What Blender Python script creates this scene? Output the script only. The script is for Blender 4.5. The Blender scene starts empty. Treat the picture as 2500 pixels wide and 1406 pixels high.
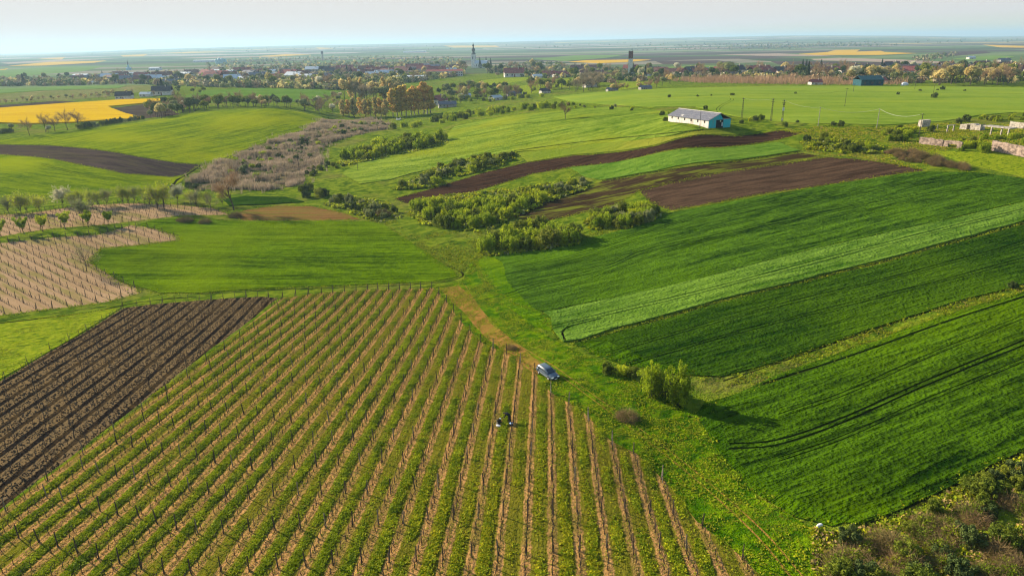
import bpy, bmesh, math, random
import numpy as np
from mathutils import Vector, Matrix
from mathutils.geometry import delaunay_2d_cdt

random.seed(11)
rng = np.random.default_rng(11)
S = bpy.context.scene
COL = S.collection
R = math.radians

# ------------------------------------------------------------------ camera
CAM_Z = 40.0
PITCH, ROLL = R(19.89), R(-1.0)
FPX = 1650.0                                  # focal length in pixels of a 2500 px wide frame
cam_d = bpy.data.cameras.new('camera')
cam_d.sensor_width = 36.0
cam_d.lens = FPX / 2500 * 36.0
cam_d.clip_start = 0.5
cam_d.clip_end = 60000
cam = bpy.data.objects.new('camera', cam_d)
COL.objects.link(cam)
CAM_R = Matrix.Rotation(math.pi / 2 - PITCH, 3, 'X') @ Matrix.Rotation(ROLL, 3, 'Z')
cam.matrix_world = Matrix.Translation((0, 0, CAM_Z)) @ CAM_R.to_4x4()
S.camera = cam

# ------------------------------------------------------------------ light
SUN_EL = R(21)
SH = Vector((math.cos(R(-35)), math.sin(R(-35)), 0))          # direction shadows fall on the ground
to_sun = Vector((-SH.x * math.cos(SUN_EL), -SH.y * math.cos(SUN_EL), math.sin(SUN_EL)))
sd = bpy.data.lights.new('sun', 'SUN')
sd.energy = 5.0
sd.angle = R(0.5)
sd.color = (1.0, 0.86, 0.66)
sun = bpy.data.objects.new('sun', sd)
sun.rotation_euler = to_sun.to_track_quat('Z', 'Y').to_euler()
sun.location = (0, 0, 300)
COL.objects.link(sun)
W = bpy.data.worlds.new('World')
S.world = W
W.use_nodes = True
wn = W.node_tree
wn.nodes.clear()
wo = wn.nodes.new('ShaderNodeOutputWorld')
bg = wn.nodes.new('ShaderNodeBackground')
sky = wn.nodes.new('ShaderNodeTexSky')
sky.sky_type = 'NISHITA'
sky.sun_disc = False
sky.sun_elevation = SUN_EL
sky.sun_rotation = math.atan2(to_sun.x, to_sun.y)
sky.altitude = 100
sky.air_density = 1.0
sky.dust_density = 0.8
sky.ozone_density = 1.5
bg.inputs['Strength'].default_value = 0.11
cap = wn.nodes.new('ShaderNodeVectorMath'); cap.operation = 'MINIMUM'      # bright air evens out the glow round the sun
cap.inputs[1].default_value = (3.18, 3.02, 2.90)
wn.links.new(sky.outputs[0], cap.inputs[0])
wn.links.new(cap.outputs[0], bg.inputs['Color'])
wn.links.new(bg.outputs[0], wo.inputs['Surface'])
S.view_settings.view_transform = 'Standard'
S.view_settings.look = 'None'
S.view_settings.exposure = 1.17
S.view_settings.gamma = 1
S.render.engine = 'CYCLES'
S.cycles.max_bounces = 4
S.cycles.diffuse_bounces = 2
S.cycles.glossy_bounces = 1
S.cycles.transmission_bounces = 2
S.cycles.transparent_max_bounces = 4
S.cycles.volume_bounces = 0
S.cycles.caustics_reflective = False
S.cycles.caustics_refractive = False
S.cycles.filter_width = 1.2
S.cycles.use_denoising = True
S.cycles.denoiser = 'OPENIMAGEDENOISE'

# ------------------------------------------------------------------ terrain
CR = np.array(CAM_R)

def ray(px, py):
    px = np.atleast_1d(np.asarray(px, float)); py = np.atleast_1d(np.asarray(py, float))
    d = np.stack([(px - 1250) / FPX, -(py - 703) / FPX, -np.ones_like(px)], -1)
    d = d @ CR.T
    return d / np.linalg.norm(d[:, :2], axis=1)[:, None]      # one metre of ground distance per unit

_ctl = []
def _plane(pts, a, b):
    for px, py in pts:
        d = ray(px, py)[0]
        # 40 + d.z t = a + b d.y t
        t = (a - CAM_Z) / (d[2] - b * d[1])
        _ctl.append((d[0] * t, d[1] * t, CAM_Z + d[2] * t))
_plane([(0, 1400), (600, 1400), (1250, 1400), (1700, 1400), (0, 1050), (600, 1000), (1250, 1000), (1000, 1200), (300, 1200),
        (400, 800), (900, 720), (1200, 800), (650, 850), (0, 850), (1450, 1100)], 0.1, -0.0945)
for px, py, z in [(1120, 690, -13.4), (1200, 650, -13), (1400, 600, -11), (1640, 520, -7), (2000, 455, -1), (2250, 420, 3), (2500, 400, 5),
                  (1500, 800, -9.8), (1800, 700, -6.5), (2200, 620, -3), (2500, 545, 0), (1760, 930, -8.5), (2100, 815, -6), (2500, 695, -2.5),
                  (2000, 1100, -7), (2500, 1100, -4), (2200, 1300, -5.5), (2500, 1400, -4), (1650, 1150, -7.6),
                  (1130, 470, -12), (1290, 430, -8), (1500, 400, -3), (1800, 340, 5), (1710, 312, 8), (1640, 300, 8), (1480, 262, 4),
                  (1375, 292, 2.6), (1240, 285, -2), (1100, 340, -6), (950, 330, -11), (880, 400, -12), (830, 440, -13.5), (700, 440, -15),
                  (1000, 600, -14), (600, 460, -14.5), (900, 290, -17), (820, 300, -17), (1000, 285, -16), (1990, 305, 8), (1500, 225, 0),
                  (1900, 211, 1.5), (2200, 211, 2), (2500, 214, 2), (2100, 250, 6), (1300, 240, -8), (1850, 290, 7.5), (2350, 320, 7.5), (2480, 340, 8),
                  (0, 500, -14), (430, 440, -14.5), (200, 440, -12), (0, 430, -10), (0, 360, -8), (300, 400, -9.5), (500, 400, -13), (300, 310, -5.5),
                  (500, 275, -4), (700, 269, -4), (0, 342, -7), (600, 330, -9), (780, 290, -10), (150, 326, -6),
                  (100, 280, -9), (300, 247, -9), (80, 303, -10), (345, 292, -9), (560, 258, -8), (600, 225, -7), (760, 225, -8), (250, 215, -8),
                  (390, 235, -8), (100, 210, -10), (0, 560, -12.5), (200, 520, -13), (400, 560, -13.5), (0, 700, -12.6), (300, 700, -13.6), (600, 600, -14),
                  (600, 520, -14.5), (1150, 165, -10), (1538, 187, -8), (1100, 185, -10), (700, 180, -12), (300, 180, -12), (0, 190, -12), (2100, 200, 0),
                  (2400, 180, -5), (1900, 170, -8), (1300, 200, -6), (1200, 215, -10), (0, 150, -15), (2500, 150, -8), (1000, 140, -15), (1900, 140, -16)]:
    d = ray(px, py)[0]
    t = (z - CAM_Z) / d[2]
    _ctl.append((d[0] * t, d[1] * t, z))
for az in range(-60, 61, 20):
    for dd in (4200, 7000, 20000):
        _ctl.append((dd * math.sin(R(az)), dd * math.cos(R(az)), -15))
_ctl.append((0, 8, 0)); _ctl.append((-8, 6, 0)); _ctl.append((8, 6, 0))
_ctl = np.array(_ctl)

def _uv(x, y):
    return np.stack([np.arctan2(x, y) * 1.6, 0.5 * np.log(x * x + y * y + 36.0)], -1)
_cu = _uv(_ctl[:, 0], _ctl[:, 1])
def _k(a, b):
    r2 = ((a[:, None, :] - b[None, :, :]) ** 2).sum(-1)
    return 0.5 * r2 * np.log(r2 + 1e-12)
_n = len(_cu)
_A = np.zeros((_n + 3, _n + 3))
_A[:_n, :_n] = _k(_cu, _cu) + np.eye(_n) * 2e-4
_A[:_n, _n] = 1; _A[:_n, _n + 1:] = _cu
_A[_n:, :_n] = _A[:_n, _n:].T
_w = np.linalg.solve(_A, np.concatenate([_ctl[:, 2], [0, 0, 0]]))

_rx = np.array([-0.9, -.65, -.5, -.32, 0, .21, .38, .55, .66, .9])
_rz = np.array([0, 0.6, 6, 8.5, 9, 10.5, 11.5, 7, 1, 2])          # height of the far rise against azimuth, in thousandths of 15 km
def terrain(x, y):
    x = np.atleast_1d(np.asarray(x, float)); y = np.atleast_1d(np.asarray(y, float))
    z = np.empty(len(x))
    az = np.arctan2(x, y)
    xs, ys = x.copy(), y.copy()
    azc = np.clip(az, -1.15, 1.15)                                # behind the camera repeat the edge heights
    dd = np.hypot(x, y)
    xs = np.sin(azc) * dd; ys = np.cos(azc) * dd
    for i in range(0, len(x), 40000):
        p = _uv(xs[i:i + 40000], ys[i:i + 40000])
        z[i:i + 40000] = _k(p, _cu) @ _w[:_n] + _w[_n] + p @ _w[_n + 1:]
    f = np.clip((dd - 2600) / 2500, 0, 1); f = f * f * (3 - 2 * f)
    z = z * (1 - f) - 15 * f
    g = np.clip((dd - 4500) / 10500, 0, 1.0)
    z = z + np.interp(np.tan(np.clip(az, -1.2, 1.2)), _rx, _rz) * 15 * 0.62 * g ** 1.2
    z = z + np.where(dd > 1500, np.sin(az * 37 + dd * .002) * 2.0 * np.clip((dd - 5000) / 9000, 0, 1), 0)
    return z

_T = np.exp(np.linspace(math.log(22), math.log(24000), 420))
def G(px, py):
    """point of the ground seen at a pixel of the photograph"""
    d = ray(px, py)
    n = len(d)
    P = d[:, None, :2] * _T[None, :, None]
    zt = terrain(P[..., 0].ravel(), P[..., 1].ravel()).reshape(n, -1)
    h = CAM_Z + d[:, 2:3] * _T[None, :] - zt
    below = h < 0
    i = np.where(below.any(1), below.argmax(1), len(_T) - 1)
    i = np.clip(i, 1, len(_T) - 1)
    k = np.arange(n)
    h0, h1 = h[k, i - 1], h[k, i]
    fr = np.clip(h0 / (h0 - h1 + 1e-9), 0, 1)
    t = _T[i - 1] + fr * (_T[i] - _T[i - 1])
    x, y = d[:, 0] * t, d[:, 1] * t
    return np.stack([x, y, terrain(x, y)], -1)

def proj(P):
    P = np.atleast_2d(P) - np.array([0, 0, CAM_Z])
    q = P @ CR
    return np.stack([1250 + FPX * q[:, 0] / -q[:, 2], 703 - FPX * q[:, 1] / -q[:, 2]], -1)

def pin(poly, x, y):
    """points inside polygon"""
    poly = np.asarray(poly)[:, :2]
    c = np.zeros(len(x), bool)
    a = poly; b = np.roll(poly, -1, 0)
    for (x0, y0), (x1, y1) in zip(a, b):
        m = ((y0 > y) != (y1 > y))
        if y1 != y0:
            c ^= m & (x < (x1 - x0) * (y - y0) / (y1 - y0) + x0)
    return c

# ------------------------------------------------------------------ node helpers
class NT:
    def __init__(s, name):
        s.m = bpy.data.materials.new(name)
        s.m.use_nodes = True
        s.t = s.m.node_tree
        s.t.nodes.clear()
        s.out = s.n('ShaderNodeOutputMaterial')
        s.b = s.n('ShaderNodeBsdfPrincipled')
        s.b.inputs['Roughness'].default_value = 0.9
        s.b.inputs['Specular IOR Level'].default_value = 0.0
        s.l(s.b.outputs[0], s.out.inputs['Surface'])
    def n(s, kind, **k):
        o = s.t.nodes.new(kind)
        for a, b in k.items():
            setattr(o, a, b)
        return o
    def l(s, a, b):
        s.t.links.new(a, b)
    def set(s, sock, v):
        if hasattr(v, 'is_linked') or hasattr(v, 'links'):
            s.l(v, sock)
        else:
            sock.default_value = v
    def math(s, op, a, b=0.0, c=None):
        o = s.n('ShaderNodeMath', operation=op)
        s.set(o.inputs[0], a); s.set(o.inputs[1], b)
        if c is not None: s.set(o.inputs[2], c)
        return o.outputs[0]
    def mix(s, f, a, b):
        o = s.n('ShaderNodeMix', data_type='RGBA')
        s.set(o.inputs[0], f)
        s.set(o.inputs[6], tuple(a) + (1,) if isinstance(a, tuple) and len(a) == 3 else a)
        s.set(o.inputs[7], tuple(b) + (1,) if isinstance(b, tuple) and len(b) == 3 else b)
        return o.outputs[2]
    def coord(s, angle=0.0, scale=(1, 1, 1), loc=(0, 0, 0), kind='Object'):
        tc = s.n('ShaderNodeTexCoord')
        a = s.n('ShaderNodeMapping', vector_type='POINT')
        a.inputs['Rotation'].default_value = (0, 0, -angle)
        s.l(tc.outputs[kind], a.inputs['Vector'])
        b = s.n('ShaderNodeMapping', vector_type='POINT')
        b.inputs['Scale'].default_value = scale
        b.inputs['Location'].default_value = loc
        s.l(a.outputs[0], b.inputs['Vector'])
        return b.outputs[0]
    def noise(s, vec, scale, detail=2, rough=.55):
        o = s.n('ShaderNodeTexNoise')
        o.inputs['Scale'].default_value = scale
        o.inputs['Detail'].default_value = detail
        o.inputs['Roughness'].default_value = rough
        s.l(vec, o.inputs['Vector'])
        return o.outputs['Fac']
    def ramp(s, fac, stops, mode='LINEAR'):
        o = s.n('ShaderNodeValToRGB')
        o.color_ramp.interpolation = mode
        e = o.color_ramp.elements
        while len(e) < len(stops): e.new(0.5)
        for i, (p, c) in enumerate(stops):
            e[i].position = p
            e[i].color = tuple(c) + (1,) if len(c) == 3 else c
        s.l(fac, o.inputs[0])
        return o.outputs[0]
    def bump(s, h, strength, dist):
        o = s.n('ShaderNodeBump')
        o.inputs['Strength'].default_value = strength
        o.inputs['Distance'].default_value = dist
        s.l(h, o.inputs['Height'])
        s.l(o.outputs[0], s.b.inputs['Normal'])
    def smooth(s, v, lo, hi):
        o = s.n('ShaderNodeMapRange', interpolation_type='SMOOTHSTEP')
        s.l(v, o.inputs[0]); o.inputs[1].default_value = lo; o.inputs[2].default_value = hi
        return o.outputs[0]

def C(r, g, b, k=1.62):
    """surface colour that reads as this value in full sun"""
    return tuple((((v / 255 + .055) / 1.055) ** 2.4 if v > 10 else v / 255 / 12.92) / k for v in (r, g, b))

def crop_mat(name, dark, light, angle=0.0, pitch=1.6, patch=None, patch_amt=0.4, grain=2.2, bump=1.0, row=0.55, patch_scale=.02):
    """a sown field: colour drifting in patches, drill rows along `angle`, leafy grain"""
    t = NT(name)
    c = t.coord(angle)
    st = t.coord(angle, (0.08, 1, 1))
    big = t.noise(c, patch_scale, 3)
    mid = t.noise(t.coord(angle, (0.15, 1, 1), (7, 3, 0)), 0.16, 3)
    rows = t.noise(st, 1.0 / pitch * 1.3, 3, .6)
    fine = t.noise(c, grain, 2, .7)
    med = t.noise(c, grain * .25, 2, .6)
    f = t.math('ADD', t.math('MULTIPLY', t.smooth(rows, .3, .7), row), t.math('MULTIPLY', t.smooth(med, .3, .7), 0.30))
    f = t.math('ADD', f, t.math('MULTIPLY', t.smooth(fine, .3, .7), 0.2))
    f = t.math('ADD', f, t.math('MULTIPLY', t.math('SUBTRACT', mid, .5), 1.0))
    wide = t.noise(t.coord(angle, (.03, 1, 1), (31, 17, 0)), .22 / pitch * 1.6, 2)
    f = t.math('ADD', f, t.math('MULTIPLY', t.math('SUBTRACT', wide, .5), 1.1))
    col = t.mix(f, dark, light)  # dark tone: soil between rows plus micro-shadow put into the colour
    if patch:
        col = t.mix(t.math('MULTIPLY', t.smooth(big, .45, .68), patch_amt), col, patch)
    t.l(col, t.b.inputs['Base Color'])
    h = t.math('ADD', t.math('MULTIPLY', rows, 1.0), t.math('MULTIPLY', fine, 0.5))
    h = t.math('ADD', h, t.math('MULTIPLY', med, 0.7))
    t.bump(h, bump, 0.7)
    return t.m

def soil_mat(name, dark, light, angle, pitch=1.2, fleck=None, bump=.7, row=.5, weed=None, weed_amt=.5, bands=None):
    t = NT(name)
    c = t.coord(angle)
    st = t.coord(angle, (0.05, 1, 1))
    rows = t.noise(st, 1.2 / pitch, 3, .6)
    fine = t.noise(c, 2.6, 3, .75)
    big = t.noise(t.coord(angle, (.25, 1, 1)), .05, 3)
    f = t.math('ADD', t.math('MULTIPLY', t.smooth(rows, .3, .7), row), t.math('MULTIPLY', t.smooth(fine, .35, .7), .5))
    f = t.math('ADD', f, t.math('SUBTRACT', big, .5))
    col = t.mix(f, dark, light)
    if weed:
        wv = t.noise(t.coord(angle, (.12, 1, 1), (3, 9, 0)), .35, 4, .65)
        col = t.mix(t.math('MULTIPLY', t.smooth(wv, .48, .62), weed_amt), col, weed)
    if bands:                                                      # (spacing, offset of the vine rows, colour on the row, colour between)
        sp = t.n('ShaderNodeSeparateXYZ'); t.l(c, sp.inputs[0])
        ph = t.math('ABSOLUTE', t.math('SUBTRACT', t.math('FRACT', t.math('DIVIDE', t.math('SUBTRACT', sp.outputs[1], bands[1]), bands[0])), .5))
        ph = t.math('ADD', ph, t.math('MULTIPLY', t.math('SUBTRACT', t.noise(c, .9, 3, .7), .5), .30))
        on = t.smooth(ph, .28, .36)
        f2 = t.math('ADD', t.math('MULTIPLY', fine, .8), .1)
        col = t.mix(on, t.mix(f2, tuple(v * .6 for v in bands[3]), tuple(v * 1.3 for v in bands[3])), t.mix(f2, tuple(v * .65 for v in bands[2]), tuple(v * 1.3 for v in bands[2])))
        if weed:
            wv = t.noise(t.coord(angle, (.35, 1, 1), (3, 9, 0)), .5, 4, .7)
            col = t.mix(t.math('MULTIPLY', t.smooth(wv, .46, .60), weed_amt), col, weed)
    if fleck:
        col = t.mix(t.smooth(t.noise(c, 5.0, 1, .5), .70, .76), col, fleck)
    t.l(col, t.b.inputs['Base Color'])
    t.bump(t.math('ADD', rows, fine), bump, .4)
    return t.m

def grass_mat(name, a, b, c3, scale=.35, bump=.9, straw=C(165, 140, 90), straw_amt=.35):
    """rough grass: clumps of three greens and dry straw"""
    t = NT(name)
    c = t.coord(0)
    big = t.noise(c, .035, 3, .6)
    n1 = t.noise(c, scale, 4, .65)
    n2 = t.noise(t.coord(.6, (1, 2.2, 1), (50, 0, 0)), scale * .5, 4, .7)
    fine = t.noise(c, 2.2, 3, .75)
    col = t.mix(t.smooth(n1, .38, .62), a, b)
    col = t.mix(t.smooth(n2, .5, .66), col, c3)
    col = t.mix(t.math('MULTIPLY', t.smooth(t.math('ADD', big, t.math('MULTIPLY', t.math('SUBTRACT', fine, .5), .5)), .52, .66), straw_amt), col, straw)
    t.l(col, t.b.inputs['Base Color'])
    t.bump(t.math('ADD', n1, t.math('MULTIPLY', fine, .8)), bump, .8)
    return t.m

def flat_mat(name, col, rough=.85, spec=.2, var=.15, scale=1.5, metal=0.0):
    t = NT(name)
    c = t.coord(0)
    n = t.noise(c, scale, 4, .65)
    dk = tuple(v * (1 - var * 2) for v in col)
    lt = tuple(min(1, v * (1 + var)) for v in col)
    t.l(t.mix(t.smooth(n, .3, .7), dk, lt), t.b.inputs['Base Color'])
    t.b.inputs['Roughness'].default_value = rough
    t.b.inputs['Specular IOR Level'].default_value = spec
    t.b.inputs['Metallic'].default_value = metal
    return t.m

# ------------------------------------------------------------------ object helpers
def tag(o, label=None, cat=None, group=None, kind=None):
    if label: o['label'] = label
    if cat: o['category'] = cat
    if group: o['group'] = group
    if kind: o['kind'] = kind
    return o

def mesh_np(name, V, F, mats, parent=None, fmat=None, smooth=False):
    """one mesh object from numpy arrays; F is (n,3) or (n,4)"""
    me = bpy.data.meshes.new(name)
    V = np.asarray(V, np.float32); F = np.asarray(F, np.int32)
    k = F.shape[1]
    me.vertices.add(len(V)); me.vertices.foreach_set('co', V.ravel())
    me.loops.add(F.size); me.loops.foreach_set('vertex_index', F.ravel())
    me.polygons.add(len(F))
    me.polygons.foreach_set('loop_start', np.arange(0, F.size, k, dtype=np.int32))
    if fmat is not None: me.polygons.foreach_set('material_index', np.asarray(fmat, np.int32))
    me.polygons.foreach_set('use_smooth', np.full(len(F), smooth))
    me.update(calc_edges=True)
    for m in (mats if isinstance(mats, (list, tuple)) else [mats]):
        me.materials.append(m)
    o = bpy.data.objects.new(name, me)
    COL.objects.link(o)
    if parent is not None: o.parent = parent
    return o

def empty(name, loc=(0, 0, 0), rz=0.0):
    o = bpy.data.objects.new(name, None)
    o.empty_display_size = 0.5
    o.location = loc
    o.rotation_euler = (0, 0, rz)
    COL.objects.link(o)
    return o
# ------------------------------------------------------------------ the fields, traced and laid on the terrain
def wdir(a, b):
    """ground direction (angle) between two pixels of the photograph"""
    P = G([a[0], b[0]], [a[1], b[1]])
    return math.atan2(P[1, 1] - P[0, 1], P[1, 0] - P[0, 0])

A_VINE = wdir((1350, 1390), (1345, 960))
A_RIGHT = wdir((1500, 805), (2200, 628))
A_RIGHT2 = wdir((1760, 935), (2500, 700))
A_MIDR = wdir((1300, 425), (1900, 318))
A_CEN = wdir((420, 650), (900, 655))
A_LEFTH = wdir((100, 385), (420, 434))
A_TAN = wdir((0, 600), (300, 745))
A_UP = wdir((200, 340), (640, 280))
A_FARR = wdir((1500, 240), (2400, 235))
A_SOIL = wdir((0, 1120), (500, 735))

M_meadow = grass_mat('meadow_grass', C(100, 130, 26), C(146, 164, 42), C(64, 94, 20), .30)
M_verge = grass_mat('verge_grass', C(72, 118, 8), C(125, 158, 12), C(46, 88, 8), .5, straw=C(172, 140, 50), straw_amt=.35)
M_weeds = grass_mat('weedy_grass', C(140, 165, 28), C(175, 188, 42), C(95, 125, 20), .9, straw_amt=.1)
M_rough = grass_mat('rough_pasture', C(125, 135, 65), C(158, 158, 88), C(90, 110, 50), .4, straw=C(175, 155, 110), straw_amt=.6)
M_cen = crop_mat('young_wheat', C(38, 70, 3), C(120, 154, 8), A_CEN, 1.5, C(138, 162, 8), .5, patch_scale=.018)
M_lh = crop_mat('hillside_wheat', C(80, 114, 4), C(154, 174, 6), A_LEFTH, 2.0, C(172, 184, 5), .7, grain=1.5)
M_uh = crop_mat('upper_hill_wheat', C(84, 114, 5), C(160, 178, 12), A_UP + .25, 2.2, C(176, 184, 8), .7, grain=1.2)
M_r1 = crop_mat('tall_wheat', C(28, 58, 10), C(90, 128, 30), A_RIGHT, 1.7, C(105, 145, 12), .5, row=.6)
M_r2 = crop_mat('pale_wheat', C(56, 98, 18), C(124, 160, 58), A_RIGHT, 1.7, C(136, 172, 60), .5, row=.6)
M_r3 = crop_mat('dark_wheat', C(28, 60, 8), C(72, 106, 20), A_RIGHT, 1.3, C(90, 124, 14), .5, row=.45)
M_r4 = crop_mat('lower_wheat', C(20, 46, 6), C(80, 116, 16), A_RIGHT2, 1.5, C(112, 148, 8), .5, row=.65)
M_mid = crop_mat('banded_pasture', C(82, 118, 20), C(158, 180, 62), A_MIDR, 2.8, C(165, 172, 38), .6, grain=1.2, row=.6)
M_mid2 = crop_mat('pale_green_strip', C(82, 126, 28), C(132, 166, 58), A_MIDR, 2.5, None, grain=2)
M_yel = crop_mat('yellowing_strip', C(135, 145, 40), C(172, 175, 60), A_MIDR, 3.0, C(120, 155, 38), .6, grain=2)
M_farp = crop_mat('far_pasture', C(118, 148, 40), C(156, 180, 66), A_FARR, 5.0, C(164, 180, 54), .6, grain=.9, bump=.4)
M_brown = soil_mat('ploughed_soil', C(44, 31, 24), C(92, 68, 52), A_MIDR, 1.9, C(150, 130, 110), row=.85, bump=1.2)
M_brown2 = soil_mat('harrowed_soil', C(58, 44, 34), C(112, 88, 68), A_MIDR, 2.0, C(190, 165, 140), row=.75, bump=1.2)
M_patchy = soil_mat('weedy_soil', C(52, 38, 28), C(92, 75, 50), A_MIDR, 1.6, None, row=.5, weed=C(128, 138, 42), weed_amt=.85)
M_lbrown = soil_mat('left_ploughed_soil', C(62, 52, 50), C(112, 94, 86), A_LEFTH, 2.0, C(140, 135, 80), row=.5, weed=C(115, 110, 62), weed_amt=.35)
def _off(a, px): 
    P = G(*px)[0]; return -math.sin(a) * P[0] + math.cos(a) * P[1]
M_clod = soil_mat('clod_earth', C(52, 44, 40), C(120, 98, 74), A_SOIL, 1.4, None)
M_vsoil = soil_mat('tilled_vineyard_soil', C(34, 28, 27), C(108, 86, 64), A_SOIL, 1.4, None, row=.5, weed=C(142, 116, 72), weed_amt=.25, bands=(2.5, _off(A_SOIL, (600, 790)) - .5, C(40, 35, 32), C(140, 118, 84)))
M_vine = soil_mat('vineyard_ground', C(110, 80, 45), C(186, 142, 88), A_VINE, 1.0, None, row=.4, weed=C(118, 120, 32), weed_amt=.6, bands=(2.5, _off(A_VINE, (1350, 1402)), C(208, 160, 98), C(130, 126, 38)))
M_tan = soil_mat('dry_vineyard_ground', C(180, 148, 108), C(222, 186, 146), A_TAN, 2.5, None, row=.4, weed=C(155, 148, 78), weed_amt=.7, bump=.5)
M_stub = soil_mat('maize_stubble', C(120, 88, 50), C(182, 140, 82), A_CEN, 1.6, None, row=.4, weed=C(130, 130, 52), weed_amt=.8)
M_rape = crop_mat('rapeseed_bloom', C(228, 178, 6), C(254, 214, 8), A_CEN, 3.5, C(244, 205, 10), .6, grain=1.0, row=.4, bump=.3)
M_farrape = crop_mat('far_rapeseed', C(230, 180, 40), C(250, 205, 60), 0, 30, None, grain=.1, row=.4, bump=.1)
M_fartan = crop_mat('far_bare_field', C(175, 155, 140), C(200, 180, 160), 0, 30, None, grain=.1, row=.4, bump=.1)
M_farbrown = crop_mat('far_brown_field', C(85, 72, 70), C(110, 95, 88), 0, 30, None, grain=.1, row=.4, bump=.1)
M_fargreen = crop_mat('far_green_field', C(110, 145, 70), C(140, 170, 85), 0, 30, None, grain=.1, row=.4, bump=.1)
M_reedsoil = grass_mat('reed_ground', C(95, 104, 48), C(140, 124, 96), C(84, 104, 40), .12, straw=C(150, 128, 108), straw_amt=.6)
M_ditch = soil_mat('ditch_edge_shade', C(34, 40, 18), C(62, 68, 26), 0, 1.6, None)  # dark earth of ditches, also painted as the shadow line along crop edges
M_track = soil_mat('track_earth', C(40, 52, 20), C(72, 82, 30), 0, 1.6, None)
M_dirt = soil_mat('dry_dirt', C(150, 115, 52), C(198, 152, 78), 1.0, 1.0, None, weed=C(140, 142, 34), weed_amt=.7)

# the great plain: strips of many crops
def plain_mat():
    t = NT('strip_fields')
    def cells(ang, w, L, off):
        c = t.coord(ang, (1, 1, 1), (off, off, 0))
        sp = t.n('ShaderNodeSeparateXYZ'); t.l(c, sp.inputs[0])
        wob = t.math('MULTIPLY', t.math('SUBTRACT', t.noise(t.coord(ang, (1, 1, 1)), .0015, 1), .5), w * 2.5)
        row = t.math('FLOOR', t.math('DIVIDE', t.math('ADD', sp.outputs[1], wob), w))
        wn_ = t.n('ShaderNodeTexWhiteNoise', noise_dimensions='1D'); t.l(row, wn_.inputs['W'])
        cx = t.math('FLOOR', t.math('ADD', t.math('DIVIDE', sp.outputs[0], L), t.math('MULTIPLY', wn_.outputs['Value'], 9.0)))
        cb = t.n('ShaderNodeCombineXYZ'); t.l(cx, cb.inputs[0]); t.l(row, cb.inputs[1])
        w2 = t.n('ShaderNodeTexWhiteNoise', noise_dimensions='2D'); t.l(cb.outputs[0], w2.inputs['Vector'])
        return w2.outputs['Value']
    stops = [(0, (.12, .19, .07)), (.16, (.19, .26, .10)), (.30, (.07, .11, .05)), (.42, (.30, .27, .20)), (.52, (.11, .09, .08)),
             (.64, (.23, .30, .13)), (.74, (.50, .44, .36)), (.84, (.12, .17, .07)), (.93, (.78, .55, .12))]
    a = t.ramp(cells(.06, 230, 2600, 0), stops, 'CONSTANT')
    b = t.ramp(cells(-.10, 380, 1900, 4000), stops, 'CONSTANT')
    zone = t.n('ShaderNodeTexVoronoi'); zone.inputs['Scale'].default_value = .00028
    t.l(t.coord(0), zone.inputs['Vector'])
    zc = t.n('ShaderNodeSeparateXYZ'); t.l(zone.outputs['Color'], zc.inputs[0])
    col = t.mix(t.math('GREATER_THAN', zc.outputs[0], .5), a, b)
    tr = t.noise(t.coord(.1, (.35, 1, 1), (900, 0, 0)), .0016, 5, .7)
    col = t.mix(t.smooth(tr, .56, .60), col, (.055, .09, .045))
    hs = t.n('ShaderNodeHueSaturation'); hs.inputs['Value'].default_value = .74; hs.inputs['Saturation'].default_value = .95
    t.l(col, hs.inputs['Color']); t.l(hs.outputs[0], t.b.inputs['Base Color'])
    return t.m
M_plain = plain_mat()

# name, material, crop height, kind, polygon in photograph pixels
F = []
def field(name, mat, h, *pts): F.append((name, mat, h, pts))
field('village_green', M_meadow, 0, (-300, 262), (0, 232), (300, 212), (500, 205), (820, 200), (1000, 185), (1500, 172), (2000, 165), (2500, 165), (2900, 170), (2900, 215), (1400, 235), (1200, 250), (800, 262))
field('hill_pasture', M_weeds, 0, (1135, 208), (1190, 195), (1250, 190), (1300, 188), (1330, 192), (1250, 202), (1180, 215))
field('hill_pasture', M_weeds, 0, (1470, 215), (1530, 200), (1590, 200), (1600, 206), (1550, 214), (1500, 222))
field('hill_pasture', M_weeds, 0, (1250, 215), (1330, 200), (1400, 190), (1420, 195), (1400, 208), (1330, 225), (1270, 232))
field('orchard_strip', M_rough, 0, (-200, 245), (0, 232), (180, 215), (330, 208), (420, 212), (300, 232), (200, 243), (0, 252), (-200, 262))
field('green_field', M_mid2, .3, (440, 238), (500, 222), (600, 216), (760, 219), (830, 224), (800, 238), (700, 250), (600, 243), (500, 243))
field('green_field', M_fargreen, .3, (-100, 222), (150, 212), (310, 209), (290, 216), (100, 222), (0, 228))
field('rapeseed_field', M_rape, 1.0, (-150, 268), (0, 266), (150, 255), (300, 245), (430, 242), (370, 252), (262, 262), (300, 275), (350, 290), (250, 296), (180, 301), (80, 304), (0, 302), (-150, 306))
field('ploughed_field', M_lbrown, 0, (-150, 266), (0, 257), (130, 247), (190, 248), (0, 266))
field('ploughed_field', M_lbrown, 0, (268, 265), (360, 254), (410, 262), (440, 280), (350, 290))
field('wheat_field', M_uh, .15, (-200, 360), (0, 342), (150, 327), (300, 305), (450, 280), (560, 270), (640, 268), (720, 272), (800, 291), (830, 302), (740, 317), (650, 347), (580, 372), (530, 395), (490, 402), (430, 397), (350, 385), (250, 367), (130, 355), (0, 352), (-200, 352))
field('ploughed_field', M_lbrown, 0, (-200, 354), (0, 353), (130, 356), (250, 368), (350, 386), (430, 398), (488, 402), (455, 425), (420, 433), (300, 424), (200, 404), (100, 385), (0, 378), (-200, 378))
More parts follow.
